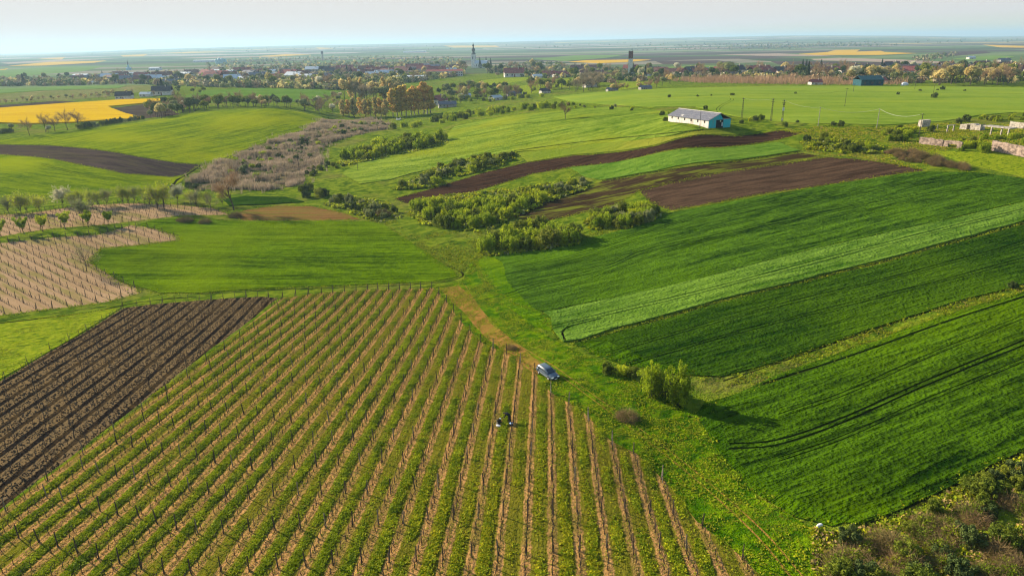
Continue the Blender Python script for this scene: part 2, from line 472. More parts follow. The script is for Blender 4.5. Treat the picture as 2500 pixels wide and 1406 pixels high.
field('wheat_field', M_lh, .15, (-200, 379), (0, 379), (100, 386), (200, 405), (300, 425), (420, 434), (452, 432), (418, 463), (330, 474), (200, 477), (80, 479), (0, 499), (-200, 510))
field('reed_ground', M_reedsoil, 0, (455, 447), (520, 405), (580, 380), (650, 350), (740, 320), (830, 300), (900, 290), (955, 302), (940, 318), (860, 332), (800, 352), (775, 372), (790, 400), (745, 425), (740, 452), (650, 466), (560, 463), (480, 463))
field('banded_field', M_mid, .25, (835, 425), (900, 385), (1000, 352), (1080, 338), (1110, 310), (1180, 294), (1300, 278), (1400, 268), (1480, 262), (1560, 266), (1630, 274), (1635, 300), (1700, 316), (1790, 322), (1640, 332), (1250, 372), (1140, 395), (1080, 408), (1000, 425), (950, 440), (880, 450))
field('yellow_strip', M_yel, .2, (1262, 374), (1450, 352), (1650, 333), (1740, 320), (1812, 325), (1800, 331), (1600, 355), (1400, 378), (1290, 396))
field('ploughed_field', M_brown, 0, (962, 485), (1080, 452), (1180, 422), (1280, 398), (1400, 380), (1600, 357), (1800, 333), (1900, 319), (1965, 324), (1900, 342), (1750, 361), (1560, 384), (1400, 407), (1300, 425), (1180, 462), (1080, 490), (990, 497))
field('wheat_strip', M_mid2, .3, (1392, 410), (1560, 387), (1750, 364), (1900, 349), (1952, 369), (1800, 391), (1600, 418), (1470, 440), (1430, 433))
field('weedy_field', M_patchy, 0, (1240, 528), (1330, 482), (1470, 443), (1600, 422), (1800, 395), (1955, 373), (2020, 384), (1900, 402), (1700, 434), (1560, 467), (1500, 500), (1380, 530), (1290, 548))
field('harrowed_field', M_brown2, 0, (1560, 467), (1700, 433), (1900, 401), (2015, 384), (2080, 388), (2180, 400), (2258, 417), (2100, 440), (1900, 468), (1760, 493), (1640, 514), (1592, 498))
field('pasture', M_farp, .2, (1350, 237), (1500, 223), (1700, 215), (1900, 211), (2200, 211), (2500, 215), (2900, 220), (2900, 300), (2480, 275), (2390, 282), (2300, 297), (2160, 306), (1990, 303), (1870, 296), (1790, 284), (1700, 262), (1600, 262), (1480, 256), (1400, 250))
field('hay_meadow', M_weeds, .12, (2262, 368), (2400, 373), (2500, 386), (2900, 400), (2900, 480), (2500, 432), (2380, 405))
field('wheat_field', M_r1, .22, (1160, 640), (1200, 622), (1300, 612), (1400, 592), (1520, 562), (1640, 520), (1800, 491), (2000, 457), (2250, 421), (2380, 422), (2500, 437), (2900, 470), (2900, 430), (2900, 450), (2500, 494), (2300, 540), (2000, 606), (1700, 683), (1500, 727), (1325, 762), (1250, 742), (1200, 700))
field('pale_wheat_strip', M_r2, .34, (1325, 764), (1500, 729), (1700, 685), (2000, 608), (2300, 542), (2500, 496), (2900, 410), (2900, 450), (2500, 541), (2200, 624), (1900, 699), (1700, 749), (1500, 803), (1420, 830), (1375, 836), (1345, 800))
field('wheat_strip', M_r3, .18, (1400, 840), (1520, 808), (1700, 757), (1900, 706), (2200, 631), (2500, 550), (2900, 455), (2900, 570), (2500, 695), (2300, 748), (2100, 813), (1900, 883), (1760, 920), (1650, 915), (1520, 885), (1450, 862))
field('wheat_field', M_r4, .15, (1690, 1020), (1720, 985), (1800, 962), (1900, 915), (2100, 845), (2300, 772), (2500, 712), (2900, 590), (2900, 950), (2500, 1100), (2350, 1175), (2200, 1245), (2100, 1280), (1960, 1268), (1830, 1190), (1740, 1105))
field('wheat_field', M_cen, .15, (335, 548), (380, 538), (450, 532), (600, 541), (750, 541), (900, 541), (940, 550), (1000, 590), (1060, 630), (1105, 660), (1118, 677), (1060, 687), (900, 695), (700, 703), (560, 710), (480, 716), (390, 716), (300, 690), (240, 655), (225, 640), (250, 610), (350, 600), (442, 589), (435, 575), (390, 560))
M_head = crop_mat('headland_grass', C(60, 104, 6), C(124, 160, 8), A_RIGHT, 1.2, C(150, 172, 8), .6, row=.3)
M_head2 = crop_mat('headland_wheat', C(32, 66, 6), C(92, 132, 12), A_RIGHT2 + .3, 1.5, C(112, 148, 8), .5, row=.3)
field('headland', M_head, .08, (1140, 645), (1195, 624), (1225, 640), (1240, 690), (1290, 742), (1345, 775), (1352, 812), (1300, 795), (1225, 735), (1160, 670))
field('headland', M_head2, .12, (1690, 1015), (1740, 985), (1760, 1040), (1800, 1130), (1880, 1195), (2000, 1245), (2090, 1265), (2030, 1285), (1940, 1262), (1820, 1190), (1735, 1105))
field('headland', M_head2, .12, (1440, 862), (1420, 838), (1480, 832), (1560, 870), (1660, 905), (1640, 915), (1520, 890))
field('stubble_field', M_stub, 0, (600, 512), (680, 502), (760, 503), (820, 515), (882, 536), (750, 538), (600, 538), (560, 530))
field('vegetable_strip', M_r3, .3, (545, 488), (600, 480), (700, 483), (745, 494), (650, 500), (560, 503))
field('tan_vineyard_ground', M_tan, 0, (-150, 525), (60, 522), (200, 502), (330, 496), (430, 500), (520, 508), (560, 525), (440, 527), (330, 540), (240, 551), (130, 558), (0, 578), (-150, 590))
field('tan_vineyard_ground', M_tan, 0, (-150, 610), (0, 594), (130, 580), (240, 573), (320, 550), (380, 560), (425, 576), (432, 586), (340, 598), (245, 606), (218, 640), (290, 685), (330, 702), (340, 715), (260, 737), (150, 752), (0, 770), (-200, 800))
field('tilled_vineyard_ground', M_vsoil, 0, (-400, 1500), (0, 1243), (200, 1094), (400, 942), (500, 862), (600, 790), (678, 728), (640, 724), (500, 732), (360, 744), (302, 752), (200, 815), (100, 872), (0, 930), (-300, 1110))
field('vineyard_ground', M_vine, 0, (-500, 1700), (-400, 1530), (0, 1250), (250, 1062), (400, 948), (500, 870), (600, 798), (690, 727), (780, 715), (900, 707), (1060, 703), (1090, 735), (1130, 790), (1175, 835), (1240, 862), (1300, 900), (1345, 958), (1420, 1000), (1490, 1075), (1560, 1110), (1640, 1190), (1700, 1270), (1790, 1340), (1860, 1406), (2000, 1600), (2050, 1750), (0, 1900))
field('grass_verge', M_verge, 0, (1060, 700), (1125, 688), (1160, 640), (1240, 750), (1350, 830), (1460, 880), (1560, 930), (1700, 1010), (1760, 1110), (1850, 1210), (1970, 1280), (2060, 1300), (2000, 1406), (2150, 1750), (2050, 1750), (1860, 1406), (1790, 1340), (1700, 1270), (1640, 1190), (1560, 1110), (1490, 1075), (1420, 1000), (1345, 958), (1300, 900), (1240, 862), (1175, 835), (1130, 790), (1090, 735))
field('dirt_patch', M_dirt, 0, (1070, 703), (1120, 698), (1150, 720), (1200, 790), (1290, 860), (1330, 900), (1310, 915), (1240, 866), (1180, 820), (1130, 760))
field('weed_patch', M_weeds, .12, (-200, 800), (0, 788), (100, 776), (200, 765), (295, 752), (200, 812), (100, 870), (0, 926), (-250, 1060))
# the far fields one can tell apart
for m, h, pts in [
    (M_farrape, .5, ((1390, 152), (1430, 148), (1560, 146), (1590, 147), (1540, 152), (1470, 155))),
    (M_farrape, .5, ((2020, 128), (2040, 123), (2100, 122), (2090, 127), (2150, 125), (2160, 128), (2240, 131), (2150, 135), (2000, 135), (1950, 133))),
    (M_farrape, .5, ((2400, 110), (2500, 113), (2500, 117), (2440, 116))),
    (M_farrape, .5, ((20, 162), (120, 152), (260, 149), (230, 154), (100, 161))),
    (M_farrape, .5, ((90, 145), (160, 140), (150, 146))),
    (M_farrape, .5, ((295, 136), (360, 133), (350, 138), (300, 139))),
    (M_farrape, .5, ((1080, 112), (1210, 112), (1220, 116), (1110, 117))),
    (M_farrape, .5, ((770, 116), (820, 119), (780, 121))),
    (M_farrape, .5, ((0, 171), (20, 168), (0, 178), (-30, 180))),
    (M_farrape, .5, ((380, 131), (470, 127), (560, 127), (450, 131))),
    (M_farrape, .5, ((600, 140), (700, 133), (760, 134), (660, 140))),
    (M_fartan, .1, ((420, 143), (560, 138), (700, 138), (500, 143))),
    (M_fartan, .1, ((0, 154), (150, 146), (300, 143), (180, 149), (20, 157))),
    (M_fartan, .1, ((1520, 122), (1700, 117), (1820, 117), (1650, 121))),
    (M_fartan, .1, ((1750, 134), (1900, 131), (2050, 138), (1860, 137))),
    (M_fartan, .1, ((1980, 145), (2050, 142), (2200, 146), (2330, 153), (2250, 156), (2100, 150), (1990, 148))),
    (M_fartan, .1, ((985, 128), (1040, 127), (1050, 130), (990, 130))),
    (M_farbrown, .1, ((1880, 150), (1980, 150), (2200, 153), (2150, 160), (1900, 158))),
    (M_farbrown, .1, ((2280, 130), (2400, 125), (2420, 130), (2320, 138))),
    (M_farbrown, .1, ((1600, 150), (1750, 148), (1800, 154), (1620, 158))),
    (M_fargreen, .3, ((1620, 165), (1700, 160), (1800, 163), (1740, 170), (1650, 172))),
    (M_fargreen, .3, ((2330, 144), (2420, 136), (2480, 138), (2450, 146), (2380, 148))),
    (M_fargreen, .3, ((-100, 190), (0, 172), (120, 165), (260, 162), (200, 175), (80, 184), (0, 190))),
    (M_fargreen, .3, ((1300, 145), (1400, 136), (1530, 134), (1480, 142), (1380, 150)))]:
    F.append(('far_field', m, h, pts))

# lines in the land: ditches, shadow lines painted dark along crop edges, furrows, wheel tracks (bare ground left between crops), as strips of ground
LN = []
def line(mat, w, *pts, h=0): LN.append((mat, w, h, pts))
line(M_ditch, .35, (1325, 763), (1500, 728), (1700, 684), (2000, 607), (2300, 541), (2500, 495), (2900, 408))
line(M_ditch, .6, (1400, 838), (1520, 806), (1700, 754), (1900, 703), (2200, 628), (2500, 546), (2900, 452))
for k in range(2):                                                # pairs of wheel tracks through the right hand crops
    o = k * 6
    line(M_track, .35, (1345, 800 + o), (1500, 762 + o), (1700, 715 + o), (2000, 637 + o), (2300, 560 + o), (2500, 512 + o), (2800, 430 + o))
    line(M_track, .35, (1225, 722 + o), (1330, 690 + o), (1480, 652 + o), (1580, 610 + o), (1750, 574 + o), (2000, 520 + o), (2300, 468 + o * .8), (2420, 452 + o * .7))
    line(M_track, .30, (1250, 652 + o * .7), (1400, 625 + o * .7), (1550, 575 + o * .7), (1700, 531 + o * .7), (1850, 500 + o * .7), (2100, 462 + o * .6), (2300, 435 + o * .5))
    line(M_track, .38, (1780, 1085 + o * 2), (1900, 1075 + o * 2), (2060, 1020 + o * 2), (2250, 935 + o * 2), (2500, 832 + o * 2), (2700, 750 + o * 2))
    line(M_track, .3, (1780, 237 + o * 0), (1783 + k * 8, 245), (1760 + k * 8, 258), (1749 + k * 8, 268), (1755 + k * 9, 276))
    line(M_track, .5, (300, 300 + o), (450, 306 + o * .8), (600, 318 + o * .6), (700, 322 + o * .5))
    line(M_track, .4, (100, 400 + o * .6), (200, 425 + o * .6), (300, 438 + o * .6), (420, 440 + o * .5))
for k in (0, 17):
    line(M_dirt, .20, (1118 + k, 696), (1165 + k, 765), (1235 + k, 832), (1335 + k, 893), (1420 + k, 955), (1510 + k * 1.2, 1022), (1640 + k * 1.3, 1122), (1750 + k * 1.5, 1215), (1850 + k * 1.6, 1310), (1930 + k * 1.8, 1406))
def shifted(pts, d): return [(x, y + d * (1 + (y - 420) / 420)) for x, y in pts]
_up = [(1250, 652), (1400, 625), (1550, 575), (1700, 531), (1850, 500), (2100, 462), (2300, 435), (2500, 442)]
_lo = [(1780, 1085), (1900, 1075), (2060, 1020), (2250, 935), (2500, 832), (2700, 750)]
_md = [(1450, 848), (1540, 822), (1700, 776), (1900, 724), (2200, 650), (2500, 568), (2800, 480)]
for k in range(2):
    for d in (9, 30, 48): line(M_track, .22, *shifted(_up, d + k * 3))
    for d in (-62, 44): line(M_track, .18, *[(x, y + d + k * 9) for x, y in _lo[1:]])
    for d in (14, 40): line(M_track, .22, *[(x + d * 2, y + d + k * 6) for x, y in _md])
for k in range(2):
    line(M_track, .7, (0, 283 + k * 2), (120, 276 + k * 2), (230, 268 + k * 1.5), (330, 259 + k * 1.5))
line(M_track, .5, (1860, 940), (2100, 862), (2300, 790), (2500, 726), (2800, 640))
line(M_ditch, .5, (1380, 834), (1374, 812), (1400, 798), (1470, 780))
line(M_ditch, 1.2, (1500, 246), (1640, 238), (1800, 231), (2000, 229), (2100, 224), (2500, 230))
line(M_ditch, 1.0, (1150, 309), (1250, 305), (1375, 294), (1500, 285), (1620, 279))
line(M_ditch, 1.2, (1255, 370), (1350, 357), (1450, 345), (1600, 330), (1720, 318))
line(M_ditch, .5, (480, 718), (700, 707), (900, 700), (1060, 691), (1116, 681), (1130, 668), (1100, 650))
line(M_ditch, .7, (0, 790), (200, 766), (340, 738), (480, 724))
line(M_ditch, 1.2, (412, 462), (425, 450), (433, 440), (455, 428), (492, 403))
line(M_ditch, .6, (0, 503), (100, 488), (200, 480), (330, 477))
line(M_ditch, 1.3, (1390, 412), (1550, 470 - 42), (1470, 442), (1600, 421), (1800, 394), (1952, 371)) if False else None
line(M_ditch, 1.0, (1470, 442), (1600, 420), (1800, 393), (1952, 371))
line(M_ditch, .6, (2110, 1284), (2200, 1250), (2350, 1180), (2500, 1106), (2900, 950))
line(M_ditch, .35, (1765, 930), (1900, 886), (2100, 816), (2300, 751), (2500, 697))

def densify(P, frac=.02, jit=.15):
    """world polygon with its edges broken up and roughened"""
    out = []
    n = len(P)
    for i in range(n):
        a, b = P[i], P[(i + 1) % n]
        d = np.hypot(*(b - a)[:2]); r = max(20, np.hypot(*a[:2]))
        k = int(min(60, max(1, round(d / (r * frac)))))
        for j in range(k):
            q = a + (b - a) * j / k
            q = q[:2] + rng.normal(0, jit * min(4, r / 120), 2) * (0.4 if j == 0 else 1)
            out.append(q)
    return np.array(out)

def curve_px(pts, k=8):
    """smooth polyline through pixel points (Catmull-Rom)"""
    P = np.array(pts, float)
    Q = np.vstack([2 * P[0] - P[1], P, 2 * P[-1] - P[-2]])
    out = []
    for i in range(1, len(Q) - 2):
        for t in np.linspace(0, 1, k, endpoint=False):
            a, b, c, d = Q[i - 1], Q[i], Q[i + 1], Q[i + 2]
            out.append(.5 * ((2 * b) + (-a + c) * t + (2 * a - 5 * b + 4 * c - d) * t * t + (-a + 3 * b - 3 * c + d) * t ** 3))
    out.append(P[-1])
    return np.array(out)

cv, cf, cmeta = [], [], []
def add_poly(P, meta):
    P = np.array(P)[:, :2]
    if (P[:, 0] * np.roll(P[:, 1], -1) - P[:, 1] * np.roll(P[:, 0], -1)).sum() < 0: P = P[::-1]
    i = len(cv)
    cv.extend([Vector((float(p[0]), float(p[1]))) for p in P])
    cf.append(list(range(i, i + len(P))))
    cmeta.append(meta)
WORLD_POLY = {}
for name, mat, h, pts in F:
    P = G([p[0] for p in pts], [p[1] for p in pts])
    far = np.hypot(P[:, 0], P[:, 1]).mean() > 1300
    WORLD_POLY.setdefault(name, []).append(P[:, :2])
    add_poly(densify(P, .03 if not far else .5, .12 if not far else 0), (name, mat, h))
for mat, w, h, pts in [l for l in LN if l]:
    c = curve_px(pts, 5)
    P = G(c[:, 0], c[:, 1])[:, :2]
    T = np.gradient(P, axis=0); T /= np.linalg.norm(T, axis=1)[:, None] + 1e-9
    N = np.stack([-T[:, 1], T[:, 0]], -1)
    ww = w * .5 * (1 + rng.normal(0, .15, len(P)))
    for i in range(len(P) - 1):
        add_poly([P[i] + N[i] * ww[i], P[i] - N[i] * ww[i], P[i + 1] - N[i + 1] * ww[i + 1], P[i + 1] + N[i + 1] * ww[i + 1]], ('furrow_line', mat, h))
azs = np.concatenate([np.arange(-48, 48.1, .9), np.arange(-180, -49, 6), np.arange(52, 180, 6)])
rad = np.exp(np.arange(math.log(6), math.log(26000), .042))
for r_ in rad:
    for a_ in azs:
        a2 = R(a_ + random.uniform(-.15, .15)); r2 = r_ * (1 + random.uniform(-.006, .006))
        cv.append(Vector((r2 * math.sin(a2), r2 * math.cos(a2))))
res = delaunay_2d_cdt(cv, [], cf, 0, 1e-4, True)
gv = np.array([(v.x, v.y) for v in res[0]])
gf = np.array([tuple(f) for f in res[2]], np.int32)
gz = terrain(gv[:, 0], gv[:, 1])
cen = gv[gf].mean(1)
owner = np.full(len(gf), -1)
_P = np.array([(v.x, v.y) for v in cv])
for i, ring in enumerate(cf):
    q = _P[ring]
    m = np.where((cen[:, 0] > q[:, 0].min()) & (cen[:, 0] < q[:, 0].max()) & (cen[:, 1] > q[:, 1].min()) & (cen[:, 1] < q[:, 1].max()))[0]
    owner[m[pin(q, cen[m, 0], cen[m, 1])]] = i
cd = np.hypot(cen[:, 0], cen[:, 1])

def ground_part(name, sel, mat, h):
    """an own sheet of ground; standing crops are raised by their height and closed down at their edges"""
    f = gf[sel]
    ids, inv = np.unique(f, return_inverse=True)
    f2 = inv.reshape(f.shape)
    V = np.column_stack([gv[ids], gz[ids] + h])
    a = f2; nrm = np.cross(V[a[:, 1]] - V[a[:, 0]], V[a[:, 2]] - V[a[:, 0]])[:, 2]
    f2 = np.where(nrm[:, None] < 0, f2[:, ::-1], f2)
    if h > .05:
        e = np.concatenate([f2[:, [0, 1]], f2[:, [1, 2]], f2[:, [2, 0]]])
        key = np.sort(e, 1); k = key[:, 0].astype(np.int64) * (len(V) + 1) + key[:, 1]
        u, first, cnt = np.unique(k, return_index=True, return_counts=True)
        be = e[first[cnt == 1]]
        n0 = len(V)
        V = np.vstack([V, V - np.array([0, 0, h + .25])])
        f2 = np.vstack([f2, np.column_stack([be[:, 1], be[:, 0], be[:, 0] + n0]), np.column_stack([be[:, 1], be[:, 0] + n0, be[:, 1] + n0])])
    o = mesh_np(name, V, f2, mat, smooth=h <= .05)
    tag(o, kind='structure')
    return o
for i in range(len(cf) - sum(1 for m in cmeta if m[0] == 'furrow_line')):
    name, mat, h = cmeta[i]
    s = owner == i
    if s.any(): ground_part(name, s, mat, h)
lm = {}
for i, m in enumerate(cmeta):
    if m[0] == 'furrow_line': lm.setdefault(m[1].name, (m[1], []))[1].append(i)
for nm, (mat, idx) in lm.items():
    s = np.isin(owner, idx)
    if s.any(): ground_part('ditch' if 'ditch' in nm else 'wheel_tracks', s, mat, 0)  # the ditch sheet includes the painted crop-edge shadow lines
free = owner < 0
ground_part('ground', free & (cd < 1150), M_meadow, 0)
ground_part('plain', free & (cd >= 1150), M_plain, 0)
# ------------------------------------------------------------------ foliage materials
def leaf_mat(name, a, b, c, trans=.3, scale=.8, rough=.75):
    t = NT(name)
    k = 1.0 if a[0] > .4 else 1.5
    a, b, c = [tuple(min(.85, v * k * w_) for v, w_ in zip(q, (1.08, 1.05, .8))) for q in (a, b, c)]
    v = t.coord(0)
    oi = t.n('ShaderNodeObjectInfo')
    n = t.noise(v, scale, 3, .6)
    f = t.smooth(n, .35, .65)
    col = t.mix(f, a, b)
    n2 = t.n('ShaderNodeTexNoise', noise_dimensions='4D'); n2.inputs['Scale'].default_value = .25
    t.l(v, n2.inputs['Vector']); t.l(t.math('MULTIPLY', oi.outputs['Random'], 40.0), n2.inputs['W'])
    col = t.mix(t.smooth(n2.outputs['Fac'], .42, .64), col, c)
    hs = t.n('ShaderNodeHueSaturation')
    t.l(col, hs.inputs['Color'])
    t.l(t.math('ADD', t.math('MULTIPLY', oi.outputs['Random'], .5), .75), hs.inputs['Value'])
    t.l(t.math('ADD', t.math('MULTIPLY', oi.outputs['Random'], -.03), .515), hs.inputs['Hue'])
    t.l(hs.outputs[0], t.b.inputs['Base Color'])
    t.b.inputs['Roughness'].default_value = rough
    t.b.inputs['Specular IOR Level'].default_value = .08
    tr = t.n('ShaderNodeBsdfTranslucent'); t.l(hs.outputs[0], tr.inputs['Color'])
    mx = t.n('ShaderNodeMixShader'); mx.inputs[0].default_value = trans
    t.l(t.b.outputs[0], mx.inputs[1]); t.l(tr.outputs[0], mx.inputs[2]); t.l(mx.outputs[0], t.out.inputs['Surface'])
    return t.m
L_willow = leaf_mat('willow_leaves', (.11, .16, .009), (.29, .335, .018), (.18, .24, .012), .45)
L_green = leaf_mat('green_leaves', (.06, .085, .012), (.14, .165, .022), (.10, .13, .016), .35)
L_dark = leaf_mat('dark_leaves', (.035, .055, .018), (.07, .095, .028), (.05, .07, .025), .2)
L_grey = leaf_mat('grey_green_leaves', (.11, .135, .065), (.20, .22, .11), (.15, .17, .08), .35)
L_gold = leaf_mat('golden_leaves', (.27, .22, .07), (.46, .37, .12), (.40, .27, .10), .45)
L_pop = leaf_mat('poplar_leaves', (.24, .225, .11), (.42, .37, .19), (.36, .28, .14), .45)
L_con = leaf_mat('conifer_needles', (.015, .03, .018), (.035, .055, .028), (.025, .04, .02), .05)
L_white = leaf_mat('white_blossom', (.55, .52, .48), (.80, .78, .74), (.42, .43, .33), .3)
L_twig = leaf_mat('brown_twigs', (.14, .095, .07), (.25, .175, .13), (.20, .14, .09), .1)
L_twig2 = leaf_mat('grey_twigs', (.15, .125, .105), (.26, .22, .185), (.20, .17, .13), .1)
L_reed = leaf_mat('dry_reeds', (.125, .105, .095), (.25, .205, .185), (.17, .15, .115), .25, .10)
L_brush = leaf_mat('dead_brush', (.09, .062, .04), (.19, .135, .085), (.13, .10, .05), .1)
L_weed = leaf_mat('weed_leaves', (.065, .11, .004), (.19, .235, .008), (.13, .175, .006), .3, .5)
L_straw = leaf_mat('straw', (.20, .14, .06), (.30, .21, .10), (.22, .18, .06), .3, .5)
L_tuft = leaf_mat('grass_blades', (.07, .11, .006), (.14, .175, .010), (.12, .13, .010), .35, .3)
M_bark = flat_mat('bark', (.10, .075, .055), var=.3, scale=3)
M_pale_bark = flat_mat('pale_bark', (.30, .27, .22), var=.3, scale=3)

def unit(v): return v / (np.linalg.norm(v, axis=-1, keepdims=True) + 1e-9)

def cards(P, N, size, aspect=1.0, g=rng):
    """leaf-sized quads at P facing roughly N"""
    n = len(P)
    r = unit(g.normal(size=(n, 3)))
    a = unit(np.cross(N, r)); b = np.cross(N, a)
    s = (size * g.uniform(.6, 1.35, n))[:, None]
    a = a * s * aspect; b = b * s
    V = np.stack([P - a - b, P + a - b * .6, P + a * .8 + b, P - a * .7 + b * .8], 1).reshape(-1, 3)
    F_ = np.arange(4 * n).reshape(-1, 4)
    return V, F_

def slivers(P, D, length, width, g=rng):
    """thin blades from P along D"""
    n = len(P)
    L_ = (length * g.uniform(.6, 1.3, n))[:, None]
    side = unit(np.cross(D, g.normal(size=(n, 3)))) * width
    V = np.stack([P - side, P + side, P + D * L_ + side * .3, P + D * L_ - side * .3], 1).reshape(-1, 3)
    return V, np.arange(4 * n).reshape(-1, 4)

def tube(path, r0, r1, sides=5):
    P = np.array(path, float); n = len(P)
    T = unit(np.gradient(P, axis=0))
    up = np.array([0, 0, 1.0]) if abs(T[0, 2]) < .9 else np.array([1.0, 0, 0])
    A = unit(np.cross(T, up)); B = np.cross(T, A)
    th = np.linspace(0, 2 * np.pi, sides, endpoint=False)
    rr = np.linspace(r0, r1, n)[:, None, None]
    V = P[:, None, :] + rr * (np.cos(th)[None, :, None] * A[:, None, :] + np.sin(th)[None, :, None] * B[:, None, :])
    V = V.reshape(-1, 3)
    F_ = []
    for i in range(n - 1):
        for j in range(sides):
            k = (j + 1) % sides
            F_.append((i * sides + j, i * sides + k, (i + 1) * sides + k, (i + 1) * sides + j))
    c0 = len(V); V = np.vstack([V, P[-1]])
    for j in range(sides):
        F_.append(((n - 1) * sides + j, (n - 1) * sides + (j + 1) % sides, c0, c0))
    return V, np.array(F_)

def join(parts):
    V, F_, M_, o = [], [], [], 0
    for i, p in enumerate(parts):
        v, f = p[0], p[1]
        V.append(v); F_.append(f + o); o += len(v)
        M_.append(np.full(len(f), p[2] if len(p) > 2 else 0))
    return np.vstack(V), np.vstack(F_), np.concatenate(M_)

def mk(name, parts, mats):
    V, F_, M_ = join(parts)
    o = mesh_np(name, V, F_, mats, fmat=M_)
    me = o.data
    if (F_[:, 2] == F_[:, 3]).any(): me.validate()
    bpy.data.objects.remove(o)
    return me

def lobes(g, n, w, h, z0, kind='round'):
    """centres and radii of the clumps a crown is made of"""
    out = []
    for i in range(n):
        if kind == 'round':
            u = unit(g.normal(size=3)); u[2] = abs(u[2]) * .9 - .25
            c = u * np.array([w * .33, w * .33, h * .36]) * g.uniform(.55, 1.05) + np.array([0, 0, z0 + h * .5])
            r = w * g.uniform(.15, .26)
        elif kind == 'column':
            k = (i + .5) / n
            rad = w * .42 * math.sin(math.pi * min(.97, .22 + k * .75)) ** .7
            a = g.uniform(0, 6.28)
            c = np.array([math.cos(a) * rad * g.uniform(.2, 1), math.sin(a) * rad * g.uniform(.2, 1), z0 + h * (.05 + .9 * k)])
            r = w * g.uniform(.17, .27) * (1.1 - .4 * k)
        elif kind == 'vase':
            k = g.uniform(.15, 1); a = g.uniform(0, 6.28)
            rad = w * .42 * k
            c = np.array([math.cos(a) * rad, math.sin(a) * rad, z0 + h * (.25 + .72 * k) * g.uniform(.85, 1)])
            r = w * g.uniform(.10, .17)
        out.append((c, r))
    return out

def crown_pts(g, lb, n, zs=1.0):
    k = g.integers(0, len(lb), n)
    C_ = np.array([l[0] for l in lb])[k]; r = np.array([l[1] for l in lb])[k]
    u = unit(g.normal(size=(n, 3)))
    rr = r * g.uniform(.25, 1.0, n) ** .45
    P = C_ + u * rr[:, None] * np.array([1, 1, zs])
    return P, u

def make_crown(seed, n, w, h, z0, size, kind, mat, nl=14, aspect=.8, flat=.5, zs=1.0):
    g = np.random.default_rng(seed)
    lb = lobes(g, nl, w, h, z0, kind)
    P, u = crown_pts(g, lb, n, zs)
    P[:, 2] = np.maximum(P[:, 2], z0 * .5 + .05)
    N = unit(u * .9 + g.normal(size=(n, 3)) * flat)
    V, F_ = cards(P, N, size, aspect, g)
    return mk('crown', [(V, F_)], [mat])

def limbs(g, h, spread, n, r0, z0=.25, kind='up', lvl=2, twist=.35):
    """trunk and forking branches; returns the shapes and the tips"""
    parts = []
    tips = []
    p = np.array([0, 0, -.3]); path = [p]
    for i in range(5):
        p = p + np.array([g.normal(0, .02 * h), g.normal(0, .02 * h), h * (.62 if kind != 'vase' else .30) / 5 + .06]); path.append(p)
    parts.append(tube(path, r0, r0 * .45))
    path = np.array(path)
    for i in range(n):
        k = g.uniform(.35 if kind != 'vase' else .75, 1)
        s = path[0] + (path[-1] - path[0]) * k
        a = 2 * math.pi * (i / n) + g.uniform(-.4, .4)
        el = g.uniform(.5, 1.0) if kind != 'vase' else g.uniform(.95, 1.25)
        L = spread * g.uniform(.7, 1.1)
        d = np.array([math.cos(a) * math.cos(el), math.sin(a) * math.cos(el), math.sin(el)])
        q = s; pp = [q]
        for j in range(3):
            d = unit(d + g.normal(0, twist * .5, 3) + np.array([0, 0, .12])); q = q + d * L / 3; pp.append(q)
        parts.append(tube(pp, r0 * .42, r0 * .14, 4))
        for m_ in range(4 * (lvl > 1)):
            s2 = pp[1] + (pp[-1] - pp[1]) * g.uniform(.1, 1)
            d2 = unit(d + g.normal(0, .65, 3) + np.array([0, 0, .15])); L2 = L * g.uniform(.3, .55)
            e = s2 + d2 * L2 * .5; e2 = e + unit(d2 + g.normal(0, .3, 3)) * L2 * .5
            parts.append(tube([s2, e, e2], r0 * .13, r0 * .05, 3))
            tips += [(e, d2), (e2, d2), ((s2 + e) / 2, d2)]
        tips.append((pp[-1], d))
    return parts, tips

def make_bare(seed, h, w, n_tw, mat, bark=None, kind='up', tl=1.0, tw=.018, br=9, buds=0, budmat=None):
    """leafless tree: limbs plus a cloud of fine twigs (and buds if any)"""
    g = np.random.default_rng(seed)
    parts, tips = limbs(g, h, w * .62, br, h * .018 + .03, kind=kind)
    T = np.array([t[0] for t in tips]); D = np.array([t[1] for t in tips])
    k = g.integers(0, len(T), n_tw)
    P = T[k] + g.normal(0, w * .045, (n_tw, 3))
    d = unit(D[k] + g.normal(0, .55, (n_tw, 3)) + np.array([0, 0, .25]))
    V, F_ = slivers(P, d, tl, tw, g)
    tr = mk('trunk', [(v, f) for v, f in parts], [bark or M_bark])
    cp = [(V, F_, 0)]
    mats = [mat]
    if buds:
        k = g.integers(0, n_tw, buds)
        Pb = P[k] + d[k] * tl * g.uniform(.2, 1.1, (buds, 1))
        vb, fb = cards(Pb, unit(g.normal(size=(buds, 3))), tl * .11, .8, g)
        cp.append((vb, fb, 1)); mats.append(budmat)
    return tr, mk('crown', cp, mats)

def make_leafy(seed, h, w, n, size, kind, mat, bark=None, nl=14, trunk=.25, aspect=.8):
    g = np.random.default_rng(seed + 1000)
    parts, tips = limbs(g, h * .85, w * .4, 6, h * .016 + .04, kind='vase' if kind == 'vase' else 'up', lvl=1)
    return mk('trunk', parts, [bark or M_bark]), make_crown(seed, n, w, h * (1 - trunk), h * trunk, size, kind, mat, nl, aspect)

